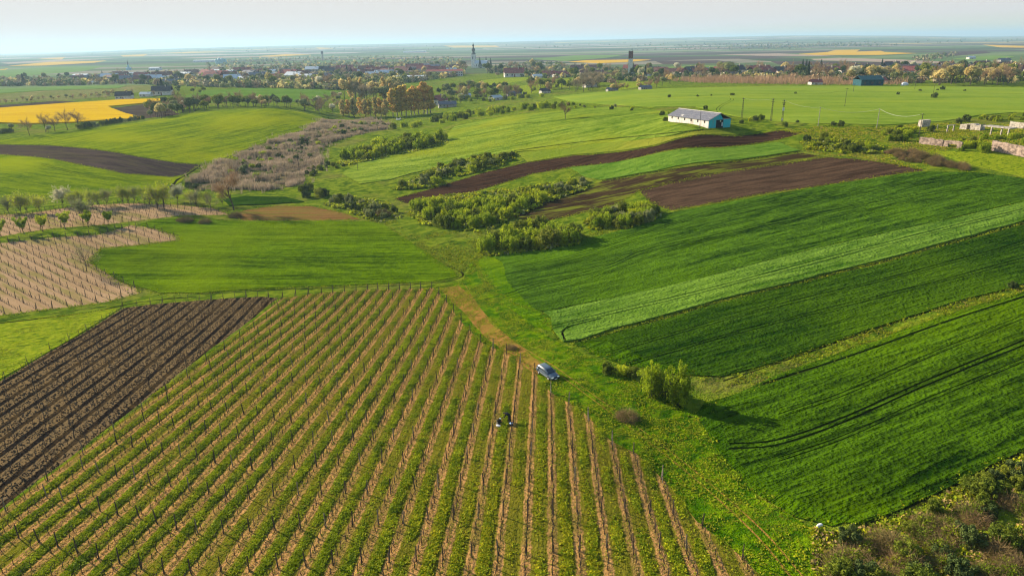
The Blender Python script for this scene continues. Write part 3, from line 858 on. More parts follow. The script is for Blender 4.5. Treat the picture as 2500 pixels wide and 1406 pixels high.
def make_conifer(seed, h, w, n, size):
    g = np.random.default_rng(seed)
    k = g.uniform(0, 1, n) ** .8
    tier = (k * 9) % 1
    rad = w * .5 * (1 - k) * (.65 + .45 * (1 - tier)) * g.uniform(.3, 1, n) ** .4
    a = g.uniform(0, 6.28, n)
    P = np.stack([np.cos(a) * rad, np.sin(a) * rad, h * .08 + k * h * .92 - rad * .25], -1)
    N = unit(np.stack([np.cos(a) * .4, np.sin(a) * .4, np.ones(n)], -1) + g.normal(0, .35, (n, 3)))
    V, F_ = cards(P, N, size, .7, g)
    return mk('trunk', [tube([(0, 0, -.3), (0, 0, h * .5), (0, 0, h * .95)], h * .02, .03)], [M_bark]), mk('crown', [(V, F_)], [L_con])

def make_bush(seed, w, h, n, size, mat, kind='round', nl=12, stems=True, plume=0.0):
    g = np.random.default_rng(seed)
    lb = []
    for i in range(nl):
        a = g.uniform(0, 6.28); r = w * .5 * math.sqrt(g.uniform(0, 1)) * .8
        hh = h * g.uniform(.35, .8) * (1 - .45 * (r / (w * .5)) ** 2)
        lb.append((np.array([math.cos(a) * r, math.sin(a) * r, hh]), w * g.uniform(.07, .17)))
    P, u = crown_pts(g, lb, n, 1.0 + plume)
    low = g.uniform(0, 1, n) < .3
    P[low, 2] *= g.uniform(.1, .9, low.sum())
    P[:, 2] = np.maximum(P[:, 2], .05)
    N = unit(u + g.normal(size=(n, 3)) * .5)
    V, F_ = cards(P, N, size, .7, g)
    parts = [(V, F_, 0)]
    if stems:
        for c, r in lb[:6]:
            v, f = tube([(0, 0, -.2), tuple(c * .5), tuple(c)], .05, .02, 3); parts.append((v, f, 1))
    return mk('bush', parts, [mat, M_bark])

def make_brush(seed, w, h, n, mat, leaf=None, nleaf=0):
    """tangle of dead stems, some leaves in it"""
    g = np.random.default_rng(seed)
    a = g.uniform(0, 6.28, n); r = w * .5 * np.sqrt(g.uniform(0, 1, n))
    zz = h * (1 - (r / (w * .5)) ** 2) * g.uniform(.1, 1, n)
    P = np.stack([np.cos(a) * r, np.sin(a) * r, zz], -1)
    D = unit(np.stack([np.cos(a) * .6, np.sin(a) * .6, g.uniform(-.5, .8, n)], -1) + g.normal(0, .5, (n, 3)))
    V, F_ = slivers(P, D, w * .28, .02, g)
    parts = [(V, F_, 0)]
    if nleaf:
        k = g.integers(0, n, nleaf)
        v, f = cards(P[k] + g.normal(0, .1, (nleaf, 3)), unit(g.normal(size=(nleaf, 3)) + np.array([0, 0, .8])), .10, .8, g); parts.append((v, f, 1))
    return mk('brush', parts, [mat, leaf or mat])

# ------------------------------------------------------------------ placing helpers
def spot(px, py):
    return G(px, py)[0]
def scale_at(P):
    return FPX / float(-((np.asarray(P) - np.array([0, 0, CAM_Z])) @ CR)[2])

def put_tree(name, proto, P, h, label, cat='tree', group=None, wid=1.0):
    """proto = (trunk mesh, crown mesh, natural height)"""
    tr, cr, h0 = proto
    e = empty(name, (P[0], P[1], P[2]), random.uniform(0, 6.28))
    s = h / h0
    e.scale = (s * wid, s * wid, s)
    tag(e, label, cat, group)
    for nm, me in (('trunk', tr), ('crown', cr)):
        o = bpy.data.objects.new(nm, me); COL.objects.link(o); o.parent = e
    return e
def put_mesh(name, me, P, s, label, cat, group=None, rz=None, sz=None):
    o = bpy.data.objects.new(name, me); COL.objects.link(o)
    o.location = (P[0], P[1], P[2]); o.rotation_euler = (0, 0, random.uniform(0, 6.28) if rz is None else rz)
    o.scale = (s, s, sz or s)
    tag(o, label, cat, group)
    return o
def fill(poly, n, mind=0.0, seed=1):
    """n spots spread evenly inside a pixel polygon, in ground space; sparse far away, never too close together"""
    g = np.random.default_rng(seed)
    P = G([p[0] for p in poly], [p[1] for p in poly])[:, :2]
    lo, hi = P.min(0), P.max(0)
    out = np.zeros((0, 2)); tries = 0
    while len(out) < n and tries < 60:
        q = g.uniform(lo, hi, (n * 3, 2)); q = q[pin(P, q[:, 0], q[:, 1])]
        for c in q:
            if len(out) >= n: break
            if mind == 0 or len(out) == 0 or np.min(np.hypot(*(out - c).T)) > mind: out = np.vstack([out, c])
        tries += 1
    return np.column_stack([out, terrain(out[:, 0], out[:, 1])]) if len(out) else np.zeros((0, 3))
def fill_px(poly, n, seed=1):
    """n spots even across the picture area of the polygon"""
    g = np.random.default_rng(seed); Q = np.array(poly, float)
    lo, hi = Q.min(0), Q.max(0); out = []
    while len(out) < n:
        q = g.uniform(lo, hi, (n * 2, 2)); q = q[pin(Q, q[:, 0], q[:, 1])]; out.extend(q)
    q = np.array(out[:n])
    return G(q[:, 0], q[:, 1])

# prototypes
PB = {k: [make_bush(s + i, 5, 4.4, 2600, .145, m, plume=pl, nl=20) for i in range(3)] for k, s, m, pl in
      [('willow', 10, L_willow, .9), ('green', 20, L_green, .1), ('dark', 30, L_dark, 0), ('grey', 40, L_grey, .3)]}
PB['low'] = [make_bush(50 + i, 5, 2.6, 900, .22, L_green) for i in range(2)]
BR = [make_brush(60 + i, 4, 1.8, 1500, L_brush) for i in range(2)]
BR2 = [make_brush(64 + i, 4, 1.9, 900, L_brush, L_weed, 1300) for i in range(2)]
T_bare = [make_bare(70 + i, 10, 8, 2200, L_twig, tl=1.0, tw=.022) + (10.5,) for i in range(3)]
T_greybare = [make_bare(74 + i, 12, 8, 2200, L_twig2, tl=1.2, tw=.028) + (12.5,) for i in range(2)]
T_fine = [make_bare(78 + i, 10, 9, 1500, L_twig2, tl=.9, tw=.012, br=12, buds=500, budmat=L_grey) + (10.5,) for i in range(2)]
T_leaf = [make_leafy(80 + i, 10, 8, 1700, .33, 'round', L_green) + (10,) for i in range(3)]
T_olive = [make_leafy(84 + i, 10, 8, 1500, .33, 'round', L_pop) + (10,) for i in range(2)]
T_grey = [make_leafy(88 + i, 10, 7.5, 1500, .32, 'round', L_grey) + (10,) for i in range(2)]
T_darkt = [make_leafy(92 + i, 10, 7.5, 1700, .32, 'round', L_dark) + (10,) for i in range(2)]
T_pop = [make_leafy(96 + i, 24, 8.5, 2600, .40, 'column', L_pop, nl=26, trunk=.12) + (24,) for i in range(3)]
T_gold = [make_leafy(100 + i, 24, 8, 2400, .38, 'column', L_gold, M_pale_bark, nl=24, trunk=.16) + (24,) for i in range(3)]
T_con = [make_conifer(104 + i, 14, 6.5, 1500, .38) + (14,) for i in range(2)]
T_vase = [make_leafy(108 + i, 5, 3.2, 2600, .10, 'vase', L_willow, nl=46, trunk=.16) + (5,) for i in range(3)]
T_orch = [make_bare(112 + i, 3.2, 5.4, 900, L_twig2, tl=.8, tw=.016, kind='vase', br=12, buds=1700, budmat=L_willow if i else L_grey) + (4.2,) for i in range(3)]
T_white = [make_bare(116 + i, 3.2, 5.2, 500, L_twig2, tl=.8, tw=.012, kind='vase', br=14, buds=7000, budmat=L_white) + (4.2,) for i in range(2)]
T_whitetree = [make_leafy(120 + i, 8, 6.5, 1400, .26, 'round', L_white) + (8,) for i in range(1)]
# ------------------------------------------------------------------ bushes and trees of the near and middle distance
BUSH_N = [0]
def bushes(poly, n, kinds, hmin, hmax, label, group, mind=1.6, seed=1, cat='bush', name='bush'):
    for i, P in enumerate(fill(poly, n, mind, seed)):
        k = random.choice(kinds)
        me = random.choice(PB[k])
        col = {'willow': 'yellow green', 'green': 'mid green', 'dark': 'dark green', 'grey': 'grey green', 'low': 'low green'}[k]
        h = random.uniform(hmin, hmax)
        if k == 'grey':
            put_mesh('sloe_thicket', me, P - np.array([0, 0, .1]), h / 4.4, 'grey green ' + label.replace('bush', 'sloe thicket', 1), 'thicket', group); continue
        put_mesh('feathery_shrub' if k == 'willow' else name, me, P - np.array([0, 0, .1]), h / 4.4 if k != 'low' else h / 2.6, col + ' ' + (label.replace('bush', 'feathery shrub', 1) if k == 'willow' else label), 'shrub' if k == 'willow' else cat, group)
bushes([(1003, 512), (1060, 506), (1180, 500), (1290, 490), (1340, 488), (1290, 505), (1235, 535), (1190, 558), (1120, 562), (1040, 545)], 75, ['willow', 'willow', 'willow', 'green'], 2.8, 5.0,
       'bush in the big thicket below the long ploughed strip', 'bushes of the big middle thicket', 1.8, 3)
bushes([(1290, 478), (1350, 458), (1420, 445), (1445, 452), (1400, 468), (1330, 486)], 14, ['willow', 'green', 'grey'], 2.5, 4.0,
       'bush on the bank between the two ploughed strips', 'bushes on the middle bank', 2, 4)
bushes([(1185, 612), (1235, 580), (1300, 560), (1350, 572), (1415, 582), (1400, 596), (1300, 610), (1220, 618)], 34, ['willow', 'willow', 'green'], 3.6, 6.4,
       'bush in the thicket at the top corner of the tall wheat', 'bushes at the wheat corner', 2, 5)
bushes([(1440, 540), (1480, 520), (1560, 512), (1600, 520), (1600, 534), (1540, 556), (1460, 560)], 26, ['green', 'willow', 'grey'], 2.6, 4.6,
       'bush in the scrub beside the harrowed field', 'bushes beside the harrowed field', 2, 6)
bushes([(975, 458), (1040, 432), (1100, 405), (1180, 390), (1250, 383), (1220, 402), (1120, 428), (1060, 452), (1000, 463)], 30, ['green', 'green', 'willow', 'grey'], 2.6, 4.8,
       'bush on the slope above the upper ploughed strip', 'bushes above the ploughed strip', 2.5, 7)
bushes([(840, 390), (900, 368), (980, 348), (1070, 338), (1085, 350), (1000, 370), (920, 386), (860, 398)], 42, ['willow', 'willow', 'green'], 4.2, 7.5,
       'bush in the long thicket on the green slope', 'bushes of the long slope thicket', 2.2, 8)
bushes([(955, 316), (1050, 296), (1150, 278), (1300, 264), (1380, 259), (1380, 265), (1250, 278), (1130, 293), (1050, 306), (970, 320)], 48, ['willow', 'green', 'willow'], 3.4, 5.8,
       'bush in the hedge along the top of the green slope', 'hedge bushes on the slope top', 2, 9)
bushes([(722, 470), (760, 462), (800, 476), (790, 484), (740, 482)], 7, ['dark', 'green'], 3.0, 4.2, 'bush at the bottom end of the reed bed', 'bushes below the reeds', 2, 10)
bushes([(450, 458), (475, 455), (500, 462), (480, 466)], 4, ['dark'], 2.5, 3.2, 'bush at the left corner of the reed bed', 'bushes at the reed corner', 2, 11)
bushes([(800, 494), (850, 484), (900, 504), (960, 510), (978, 528), (920, 538), (860, 516)], 26, ['grey', 'green', 'dark'], 2.0, 3.6, 'bush beside the grass track past the stubble', 'bushes beside the grass track', 1.8, 12)
bushes([(1955, 345), (2010, 340), (2080, 360), (2150, 362), (2150, 372), (2060, 372), (1980, 360)], 20, ['willow', 'green', 'dark'], 1.8, 3.0, 'bush beyond the far end of the wheat strip', 'bushes past the wheat strip', 1.6, 13)
bushes([(2145, 332), (2200, 318), (2240, 324), (2240, 348), (2180, 350)], 14, ['willow', 'willow', 'green'], 1.8, 3.2, 'bush left of the ruined concrete walls', 'bushes left of the ruins', 1.6, 14)
bushes([(2340, 345), (2420, 338), (2520, 335), (2540, 352), (2470, 352), (2420, 372), (2330, 372)], 20, ['willow', 'green', 'willow'], 1.5, 3.0, 'bush growing among the ruined walls', 'bushes among the ruins', 1.6, 15)
bushes([(2370, 292), (2440, 285), (2560, 282), (2560, 296), (2440, 300)], 28, ['willow', 'willow', 'low'], 1.4, 2.6, 'bush behind the ruined walls', 'bushes behind the ruins', 1.4, 16)
bushes([(560, 395), (620, 370), (760, 335), (900, 298), (940, 310), (800, 345), (770, 385), (640, 440), (560, 430)], 130, ['grey', 'grey', 'green', 'willow', 'dark'], 1.8, 3.8, 'bush standing in the dry reed bed', 'bushes in the reed bed', 3, 17)
bushes([(740, 415), (790, 400), (850, 395), (870, 405), (800, 425), (750, 440)], 14, ['green', 'grey', 'dark'], 1.6, 2.8, 'bush on the bank right of the reed bed', 'bushes right of the reeds', 2, 18)
bushes([(1270, 262), (1380, 252), (1500, 262), (1620, 276), (1640, 282), (1520, 275), (1380, 264)], 20, ['willow', 'dark', 'grey'], 1.4, 2.8, 'bush on the rough bank left of the barn', 'bushes left of the barn', 2, 19)
bushes([(1060, 235), (1300, 228), (1350, 235), (1250, 245), (1100, 258)], 34, ['green', 'willow', 'grey'], 3, 5, 'bush among the gardens beyond the green slope', 'bushes by the gardens', 3, 20)
bushes([(1290, 205), (1420, 196), (1430, 204), (1300, 226)], 26, ['green', 'willow'], 3, 5, 'bush on the grassy rise below the village', 'bushes below the village', 3, 21)

# single bushes in the open pasture
for px, py, h, k, lb in [(1634, 239, 2.6, 'dark', 'dark round bush left end of the ditch line in the far pasture'), (1703, 237, 1.8, 'dark', 'dark bush second from left on the pasture ditch line'),
                         (1736, 235, 1.6, 'green', 'small green bush third on the pasture ditch line'), (1788, 234, 2.0, 'low', 'wide low bush on the pasture ditch line above the wheel tracks'),
                         (1942, 230, 1.8, 'dark', 'dark bush on the ditch line between the crossed poles'), (2246, 223, 2.0, 'dark', 'dark bush near the right end of the pasture top edge'),
                         (2192, 232, 2.2, 'dark', 'brown green bush right of the middle far pole'), (2281, 240, 4.0, 'dark', 'large dark bush heap at the foot of the thin far pole'),
                         (2300, 220, 3.4, 'dark', 'tall dark bush at the far right pasture edge'), (2289, 221, 1.6, 'dark', 'small dark bush beside the tall one at the far right pasture edge'), (2355, 223, 1.8, 'dark', 'rightmost dark bush at the pasture top'),
                         (2035, 307, 2.2, 'dark', 'dark bush left of a pair on the pasture near edge'), (2052, 308, 2.6, 'dark', 'larger dark bush right of a pair on the pasture near edge'),
                         (1832, 296, 2.0, 'willow', 'yellow bush right of the barn'), (1844, 295, 2.6, 'dark', 'dark bush in the middle of three right of the barn'), (1858, 294, 3.0, 'green', 'tallest bush of three right of the barn'),
                         (1916, 310, 2.4, 'green', 'thin green shrub at the foot of the transformer pole'), (1946, 300, 1.5, 'dark', 'low dark bush right of the transformer pole'),
                         (1722, 268, 2.4, 'dark', 'dark bush showing over the barn roof'), (1624, 297, 2.4, 'green', 'green bush against the left corner of the barn'), (1616, 283, 2.6, 'dark', 'dark bush behind the left end of the barn'),
                         (1810, 302, 2.0, 'dark', 'dark bush in the shade at the right corner of the barn'), (1250, 382, 2.6, 'dark', 'round dark bush at the left tip of the yellowing strip'),
                         (1600, 522, 3.2, 'green', 'round green bush at the left tip of the harrowed field'), (2012, 338, 2.8, 'green', 'round green bush above the far end of the upper ploughed strip'),
                         (2358, 298, 3.4, 'dark', 'tall brown green bush above the ruined hut'), (2340, 303, 2.8, 'dark', 'dark bush left of the ruined hut'), (2400, 372, 3.8, 'willow', 'bright yellow green bush in front of the right ruin wall'),
                         (2272, 322, 3.0, 'green', 'green bush between the pole and the broken posts'), (1485, 912, 2.4, 'green', 'dark green bush at the left of the scrub row by the path'), (1518, 915, 2.0, 'willow', 'yellow bush second in the scrub row by the path'),
                         (1545, 920, 2.2, 'green', 'loose green bush left of the two tall shrubs'), (1625, 960, 3.0, 'dark', 'dark bush between the two tall shrubs'), (2470, 703, 1.6, 'dark', 'small dark bush on the verge between the right hand crops'),
                         (640, 398, 2.6, 'willow', 'bright yellow bush in the left of the reed bed')]:
    P = spot(px, py)
    put_mesh('bush', random.choice(PB[k]), P - np.array([0, 0, .1]), h / (2.6 if k == 'low' else 4.4), lb, 'bush')
def make_plume(seed, w, h, n, size, mat):
    """many upright leafy stems with gaps between them"""
    g = np.random.default_rng(seed); lb = []; st = []
    for i in range(19):
        a = g.uniform(0, 6.28); r = w * .5 * g.uniform(.1, .95) * (1 if i > 2 else .3); hh = h * g.uniform(.5, 1.0) * (1.05 - .35 * r / (w * .5))
        bx, by = math.cos(a) * r * .4, math.sin(a) * r * .4; tx, ty = math.cos(a) * r, math.sin(a) * r
        st.append(tube([(bx, by, -.2), ((bx + tx) / 2, (by + ty) / 2, hh * .5), (tx, ty, hh * .97)], .05, .015, 4))
        for k in np.linspace(.25, 1, 7):
            c = np.array([bx + (tx - bx) * k + g.normal(0, .3), by + (ty - by) * k + g.normal(0, .3), hh * k])
            lb.append((c, w * .085 * (1.25 - .6 * k)))
    P_, u = crown_pts(g, lb, n, 1.6)
    P_[:, 2] = np.maximum(P_[:, 2], .05)
    V, F_ = cards(P_, unit(u + g.normal(size=(n, 3)) * .6), size, .6, g)
    return mk('shrub', [(V, F_, 0)] + [(v, f, 1) for v, f in st], [mat, M_bark])
for px, py, h, lb in [(1592, 968, 6.4, 'tall feathery yellow green shrub left of a pair beside the path'), (1655, 986, 6.6, 'tall feathery yellow green shrub right of a pair casting a long shadow')]:
    P = spot(px, py)
    me = make_plume(int(px), 5.6, 7, 6000, .12, L_willow)
    put_mesh('shrub', me, P - np.array([0, 0, .1]), h / 7, lb, 'shrub', 'tall shrubs beside the path', 0)

# scrub in the lower right corner
for i, P in enumerate(fill([(2040, 1330), (2200, 1262), (2350, 1194), (2500, 1128), (2900, 1000), (2900, 1600), (1990, 1600)], 190, .9, 31)):
    q = proj(P)[0]
    g_ = random.random()
    up = q[1] < 1330 - (q[0] - 2000) * .22
    if up or g_ < .30: me, lb, s0, nm = random.choice(PB['green'] + PB['dark'] + PB['green']), 'leafy bush in the lower right scrub', random.uniform(.28, .62), 'bush'
    elif g_ < .65: me, lb, s0, nm = random.choice(BR), 'brown tangle of dead stems in the lower right scrub', random.uniform(.5, .9), 'brush'
    else: me, lb, s0, nm = random.choice(BR2), 'half dead tangle with green shoots in the lower right scrub', random.uniform(.5, .9), 'brush'
    put_mesh(nm, me, P - np.array([0, 0, .1]), s0, lb, 'bush' if nm == 'bush' else 'dead bush', 'scrub of the lower right corner')
# dead brush heaps
for px, py, s0, lb in [(1249, 852, .45, 'heap of grey pruned branches beside the dirt path'), (455, 542, 1.0, 'dark heap of brushwood above the central wheat'), (500, 545, .9, 'flat dark heap of brushwood right of the larger heap'),
                       (575, 530, 1.0, 'round brown heap of brushwood at the foot of the bare tree'), (440, 540, .6, 'small heap of brushwood left of the larger heap'), (935, 527, 1.2, 'brown dead bush among the green ones by the track'),
                       (1530, 1022, .7, 'pale heap of dry stalks on the grass verge')]:
    put_mesh('brushwood_heap', BR[0], spot(px, py), s0, lb, 'brushwood')
for i, P in enumerate(fill([(2165, 375), (2210, 368), (2300, 395), (2370, 410), (2360, 415), (2260, 402), (2180, 388)], 34, .8, 33)):
    put_mesh('brush', random.choice(BR), P, random.uniform(.5, .95), 'greyish dead bush on the bank behind the harrowed field', 'dead bush', 'dead bushes on the bank')

# named trees
def one(px, py, h, protos, label, name='tree', cat='tree', wid=1.0, group=None):
    put_tree(name, random.choice(protos), spot(px, py), h, label, cat, group, wid)
one(571, 514, 15.5, T_bare[:1], 'large bare tree alone beside the tan vineyard', 'bare_tree')
one(1380, 292, 8.5, T_bare[1:2], 'solitary brown bare tree on the edge of the green slope', 'bare_tree')
one(212, 663, 6.5, T_fine, 'small twiggy tree at the left corner of the central wheat', 'bare_tree')
one(515, 518, 6.0, T_fine, 'bare twiggy orchard tree left of the large bare tree', 'bare_tree')
vl = ['first vase shaped young tree at the left frame edge in the tan vineyard', 'second vase shaped young tree in the row across the tan vineyard', 'third vase shaped young tree in the row across the tan vineyard',
      'fourth vase shaped young tree in the row across the tan vineyard', 'fifth vase shaped young tree in the row across the tan vineyard', 'last and right vase shaped young tree in the row across the tan vineyard']
for (px, py, h), lb in zip([(3, 578, 5.2), (58, 572, 5.6), (107, 565, 5.4), (162, 560, 5.6), (217, 555, 5.3), (267, 550, 4.8)], vl):
    one(px, py, h, T_vase, lb, 'young_tree', group='vase shaped young trees', wid=1.15)
for i, (px, py, h, k) in enumerate([(20, 520, 4.6, 'o'), (50, 521, 5.6, 'o'), (63, 520, 4.6, 'o'), (98, 521, 5.0, 'o'), (200, 544, 6.5, 'o'), (178, 506, 4.0, 'o'), (198, 502, 4.6, 'o'), (226, 511, 5.4, 'o'), (240, 505, 4.6, 'o'), (261, 502, 4.8, 'o'),
                                    (299, 498, 5.0, 'o'), (315, 498, 4.5, 'o'), (330, 495, 4.8, 'o'), (355, 495, 4.8, 'o'), (369, 505, 5.0, 'o'), (387, 512, 7.0, 'o'), (402, 511, 7.2, 'o'), (466, 497, 3.8, 'o'), (482, 504, 4.4, 'o'), (505, 502, 4.2, 'o'), (545, 500, 4, 'o')]):
    one(px, py, h * 1.02, T_orch, 'budding orchard tree with open crown along the top of the tan vineyard', 'orchard_tree', group='orchard trees along the vineyard top')
one(153, 503, 5.4, T_white, 'snow white blossoming tree at the top left of the vineyard', 'blossoming_tree')
one(434, 492, 4.8, T_white, 'smaller white blossoming tree beside the two large orchard trees', 'blossoming_tree')
for px, py, h, p, lb in [(72, 331, 9, T_bare, 'round bare brown tree before the rapeseed, leftmost'), (112, 324, 10, T_bare, 'tall bare brown tree second from left before the rapeseed'), (135, 322, 10, T_bare, 'spreading bare brown tree behind the white one before the rapeseed'),
                         (165, 318, 11, T_bare, 'bare brown tree third before the rapeseed'), (190, 315, 12, T_bare, 'tallest bare brown tree before the rapeseed'), (120, 326, 5, T_whitetree, 'small white flowering tree before the rapeseed'),
                         (385, 284, 14, T_bare, 'large bare tree at the tip of the rapeseed field'), (430, 258, 12, T_bare, 'bare tree right of the farmhouse'), (405, 286, 9, T_bare, 'reddish bare tree beside the large one'),
                         (30, 322, 6, T_grey, 'pale green tree at the left end of the hill hedge')]:
    one(px, py, h, p, lb)
for px in list(range(0, 30, 9)) + list(range(195, 350, 11)):
    py = 330 - px * .09 if px < 100 else 326 - (px - 150) * .155
    P = spot(px, py - 3)
    put_mesh('bush', random.choice(PB[random.choice(['dark', 'green', 'grey', 'dark'])]), P, random.uniform(.6, 1.1), 'dark bush in the hedge behind the left hill', 'bush', 'hedge behind the left hill')

def grove(poly, n, mix, hmin, hmax, label, group, mind=3, seed=1, px=False):
    pts = fill_px(poly, n, seed) if px else fill(poly, n, mind, seed)
    for P in pts:
        k = random.choices([m[0] for m in mix], [m[1] for m in mix])[0]
        pr, ad, nm = KIND[k]
        h = random.uniform(hmin, hmax) * (1.15 if k == 'con' else 1)
        put_tree(nm, random.choice(pr), P, h, ad + ' ' + label, 'tree', group, random.uniform(.85, 1.15))
KIND = {'bare': (T_bare, 'bare brown tree', 'bare_tree'), 'gbare': (T_greybare, 'bare grey tree', 'bare_tree'), 'leaf': (T_leaf, 'green leafy tree', 'leafy_tree'), 'olive': (T_olive, 'olive green tree', 'budding_tree'),
        'grey': (T_grey, 'pale grey green tree', 'budding_tree'), 'dark': (T_darkt, 'dark green tree', 'leafy_tree'), 'con': (T_con, 'dark pointed conifer', 'conifer'), 'white': (T_whitetree, 'white flowering tree', 'blossoming_tree'),
        'pop': (T_pop, 'tall grey green poplar', 'poplar'), 'gold': (T_gold, 'tall golden green poplar', 'poplar')}
grove([(350, 290), (400, 268), (480, 262), (600, 256), (690, 258), (740, 268), (790, 285), (700, 266), (600, 264), (480, 274), (400, 290)], 95,
      [('bare', 3), ('grey', 2), ('leaf', 3), ('dark', 2), ('white', 1), ('olive', 1)], 7, 13, 'in the wood edge behind the left hill', 'wood edge behind the left hill', 4, 41)
grove([(835, 246), (870, 238), (975, 236), (985, 250), (860, 256)], 26, [('pop', 2), ('olive', 4), ('gbare', 1), ('grey', 2)], 16, 24, 'in the dense stand left of the village', 'dense poplar stand', 4, 42)
for i, px in enumerate([838, 852, 866, 880, 893, 905, 918, 930, 942]):
    one(px, 285 + (i % 3), random.uniform(14, 17), T_gold if i % 2 else T_pop, 'brownish poplar in the front row below the dense stand', 'poplar', group='front row poplars', wid=1.5)
for i, px in enumerate([960, 970, 981, 992, 1003, 1013, 1023, 1034, 1043, 1052]):
    one(px, 285 - i * .8, random.uniform(22, 27), T_gold, 'tall golden poplar in the row right of the front poplars', 'poplar', group='tall golden poplars', wid=1.35)
grove([(700, 252), (830, 240), (835, 262), (800, 290), (740, 270)], 30, [('bare', 3), ('grey', 2), ('white', 1), ('olive', 1)], 5, 10, 'in the brushwood left of the poplars', 'brushwood left of the poplars', 4, 43)
grove([(1060, 262), (1070, 232), (1150, 215), (1250, 214), (1350, 212), (1440, 212), (1400, 226), (1300, 238), (1150, 250)], 70, [('leaf', 4), ('bare', 3), ('olive', 2), ('dark', 2), ('grey', 2)], 7, 13,
      'in the gardens beyond the green slope', 'garden trees', 4, 44)
grove([(1395, 222), (1420, 210), (1470, 208), (1465, 220), (1410, 226)], 16, [('gbare', 1)], 13, 18, 'in the pinkish grey clump below the water tower', 'pinkish bare clump', 4, 45)
grove([(1480, 222), (1560, 216), (1640, 212), (1560, 221), (1500, 226)], 14, [('bare', 3), ('gold', 0), ('olive', 1)], 5, 8, 'at the top edge of the pasture', 'pasture edge trees', 4, 46)
grove([(1600, 200), (1640, 198), (1640, 210), (1585, 212)], 9, [('grey', 1), ('bare', 2), ('olive', 1)], 8, 13, 'in the clump left of the brown orchard', 'clump left of the brown orchard', 4, 47)
grove([(2090, 196), (2160, 190), (2180, 195), (2110, 202)], 12, [('gbare', 2), ('olive', 2), ('bare', 1)], 12, 16, 'behind the green warehouse', 'trees behind the green warehouse', 4, 48)
grove([(2255, 205), (2300, 202), (2470, 202), (2480, 209), (2300, 210)], 22, [('olive', 3), ('bare', 3), ('gbare', 1)], 12, 17, 'in the tall row at the right pasture edge', 'tall row at the right pasture edge', 5, 49)
grove([(1740, 182), (1790, 180), (1800, 186), (1750, 188)], 5, [('grey', 1)], 17, 20, 'in the high pair group behind the brown orchard', 'high trees behind the brown orchard', 6, 50)
# the village
VR = [(1190, 172), (1300, 166), (1500, 172), (1700, 178), (1900, 176), (2100, 172), (2300, 172), (2560, 172), (2560, 202), (2300, 204), (2050, 203), (1900, 196), (1650, 194), (1600, 200), (1500, 204), (1400, 196), (1200, 184)]
grove(VR, 190, [('leaf', 5), ('bare', 5), ('olive', 2), ('dark', 3), ('grey', 3), ('gbare', 2), ('con', 1), ('white', 1)], 9, 17, 'in the village right of the church', 'village trees right of the church', 6, 51, px=True)
VL = [(-10, 212), (0, 198), (200, 192), (500, 176), (700, 166), (830, 160), (1130, 158), (1140, 184), (1020, 200), (840, 220), (500, 213), (330, 206), (150, 210)]
grove(VL, 170, [('leaf', 3), ('bare', 5), ('olive', 2), ('dark', 3), ('grey', 5), ('gbare', 3), ('con', 1), ('white', 1)], 9, 17, 'in the village left of the church', 'village trees left of the church', 7, 52, px=True)
one(1545, 190, 15, T_darkt, 'dark tree just right of the water tower', 'leafy_tree'); one(1560, 191, 17, T_leaf, 'big rounded green tree right of the water tower', 'leafy_tree')
one(1190, 180, 20, T_leaf, 'big rounded yellow green tree right of the church', 'leafy_tree', wid=1.2); one(1172, 168, 22, T_con, 'dark conifer against the church wall', 'conifer')
one(1187, 160, 20, T_con, 'first pointed conifer right of the church roof', 'conifer'); one(1198, 162, 18, T_con, 'second pointed conifer right of the church roof', 'conifer')
one(1130, 168, 17, T_darkt, 'dark tree left of the church', 'leafy_tree', wid=1.3); one(1300, 165, 18, T_olive, 'tall round olive tree above the village roofs', 'leafy_tree')
for i, px in enumerate([1958, 1967, 2003, 2151]):
    one(px, 172, 16, T_con, ['left of two black firs right of centre in the village', 'right of two black firs right of centre in the village', 'single black fir in the right village', 'black fir above the green warehouse'][i], 'conifer')
one(397, 222, 15, T_con, 'black conifer behind the farmhouse', 'conifer', wid=1.3); one(388, 222, 12, T_con, 'black conifer left of the other behind the farmhouse', 'conifer')
one(252, 192, 14, T_con, 'dark lone conifer at the left village edge', 'conifer')
grove([(0, 250), (170, 240), (250, 232), (330, 225), (330, 240), (200, 244), (0, 256)], 60, [('bare', 4), ('grey', 2), ('olive', 2), ('gbare', 1)], 3.0, 5.5, 'in the scrubby orchard behind the rapeseed', 'scrub orchard behind the rapeseed', 4, 53)
grove([(330, 246), (440, 236), (520, 232), (620, 214), (500, 214), (400, 222)], 20, [('leaf', 2), ('bare', 2), ('dark', 2)], 5, 8, 'around the farmhouse', 'trees around the farmhouse', 4, 54)

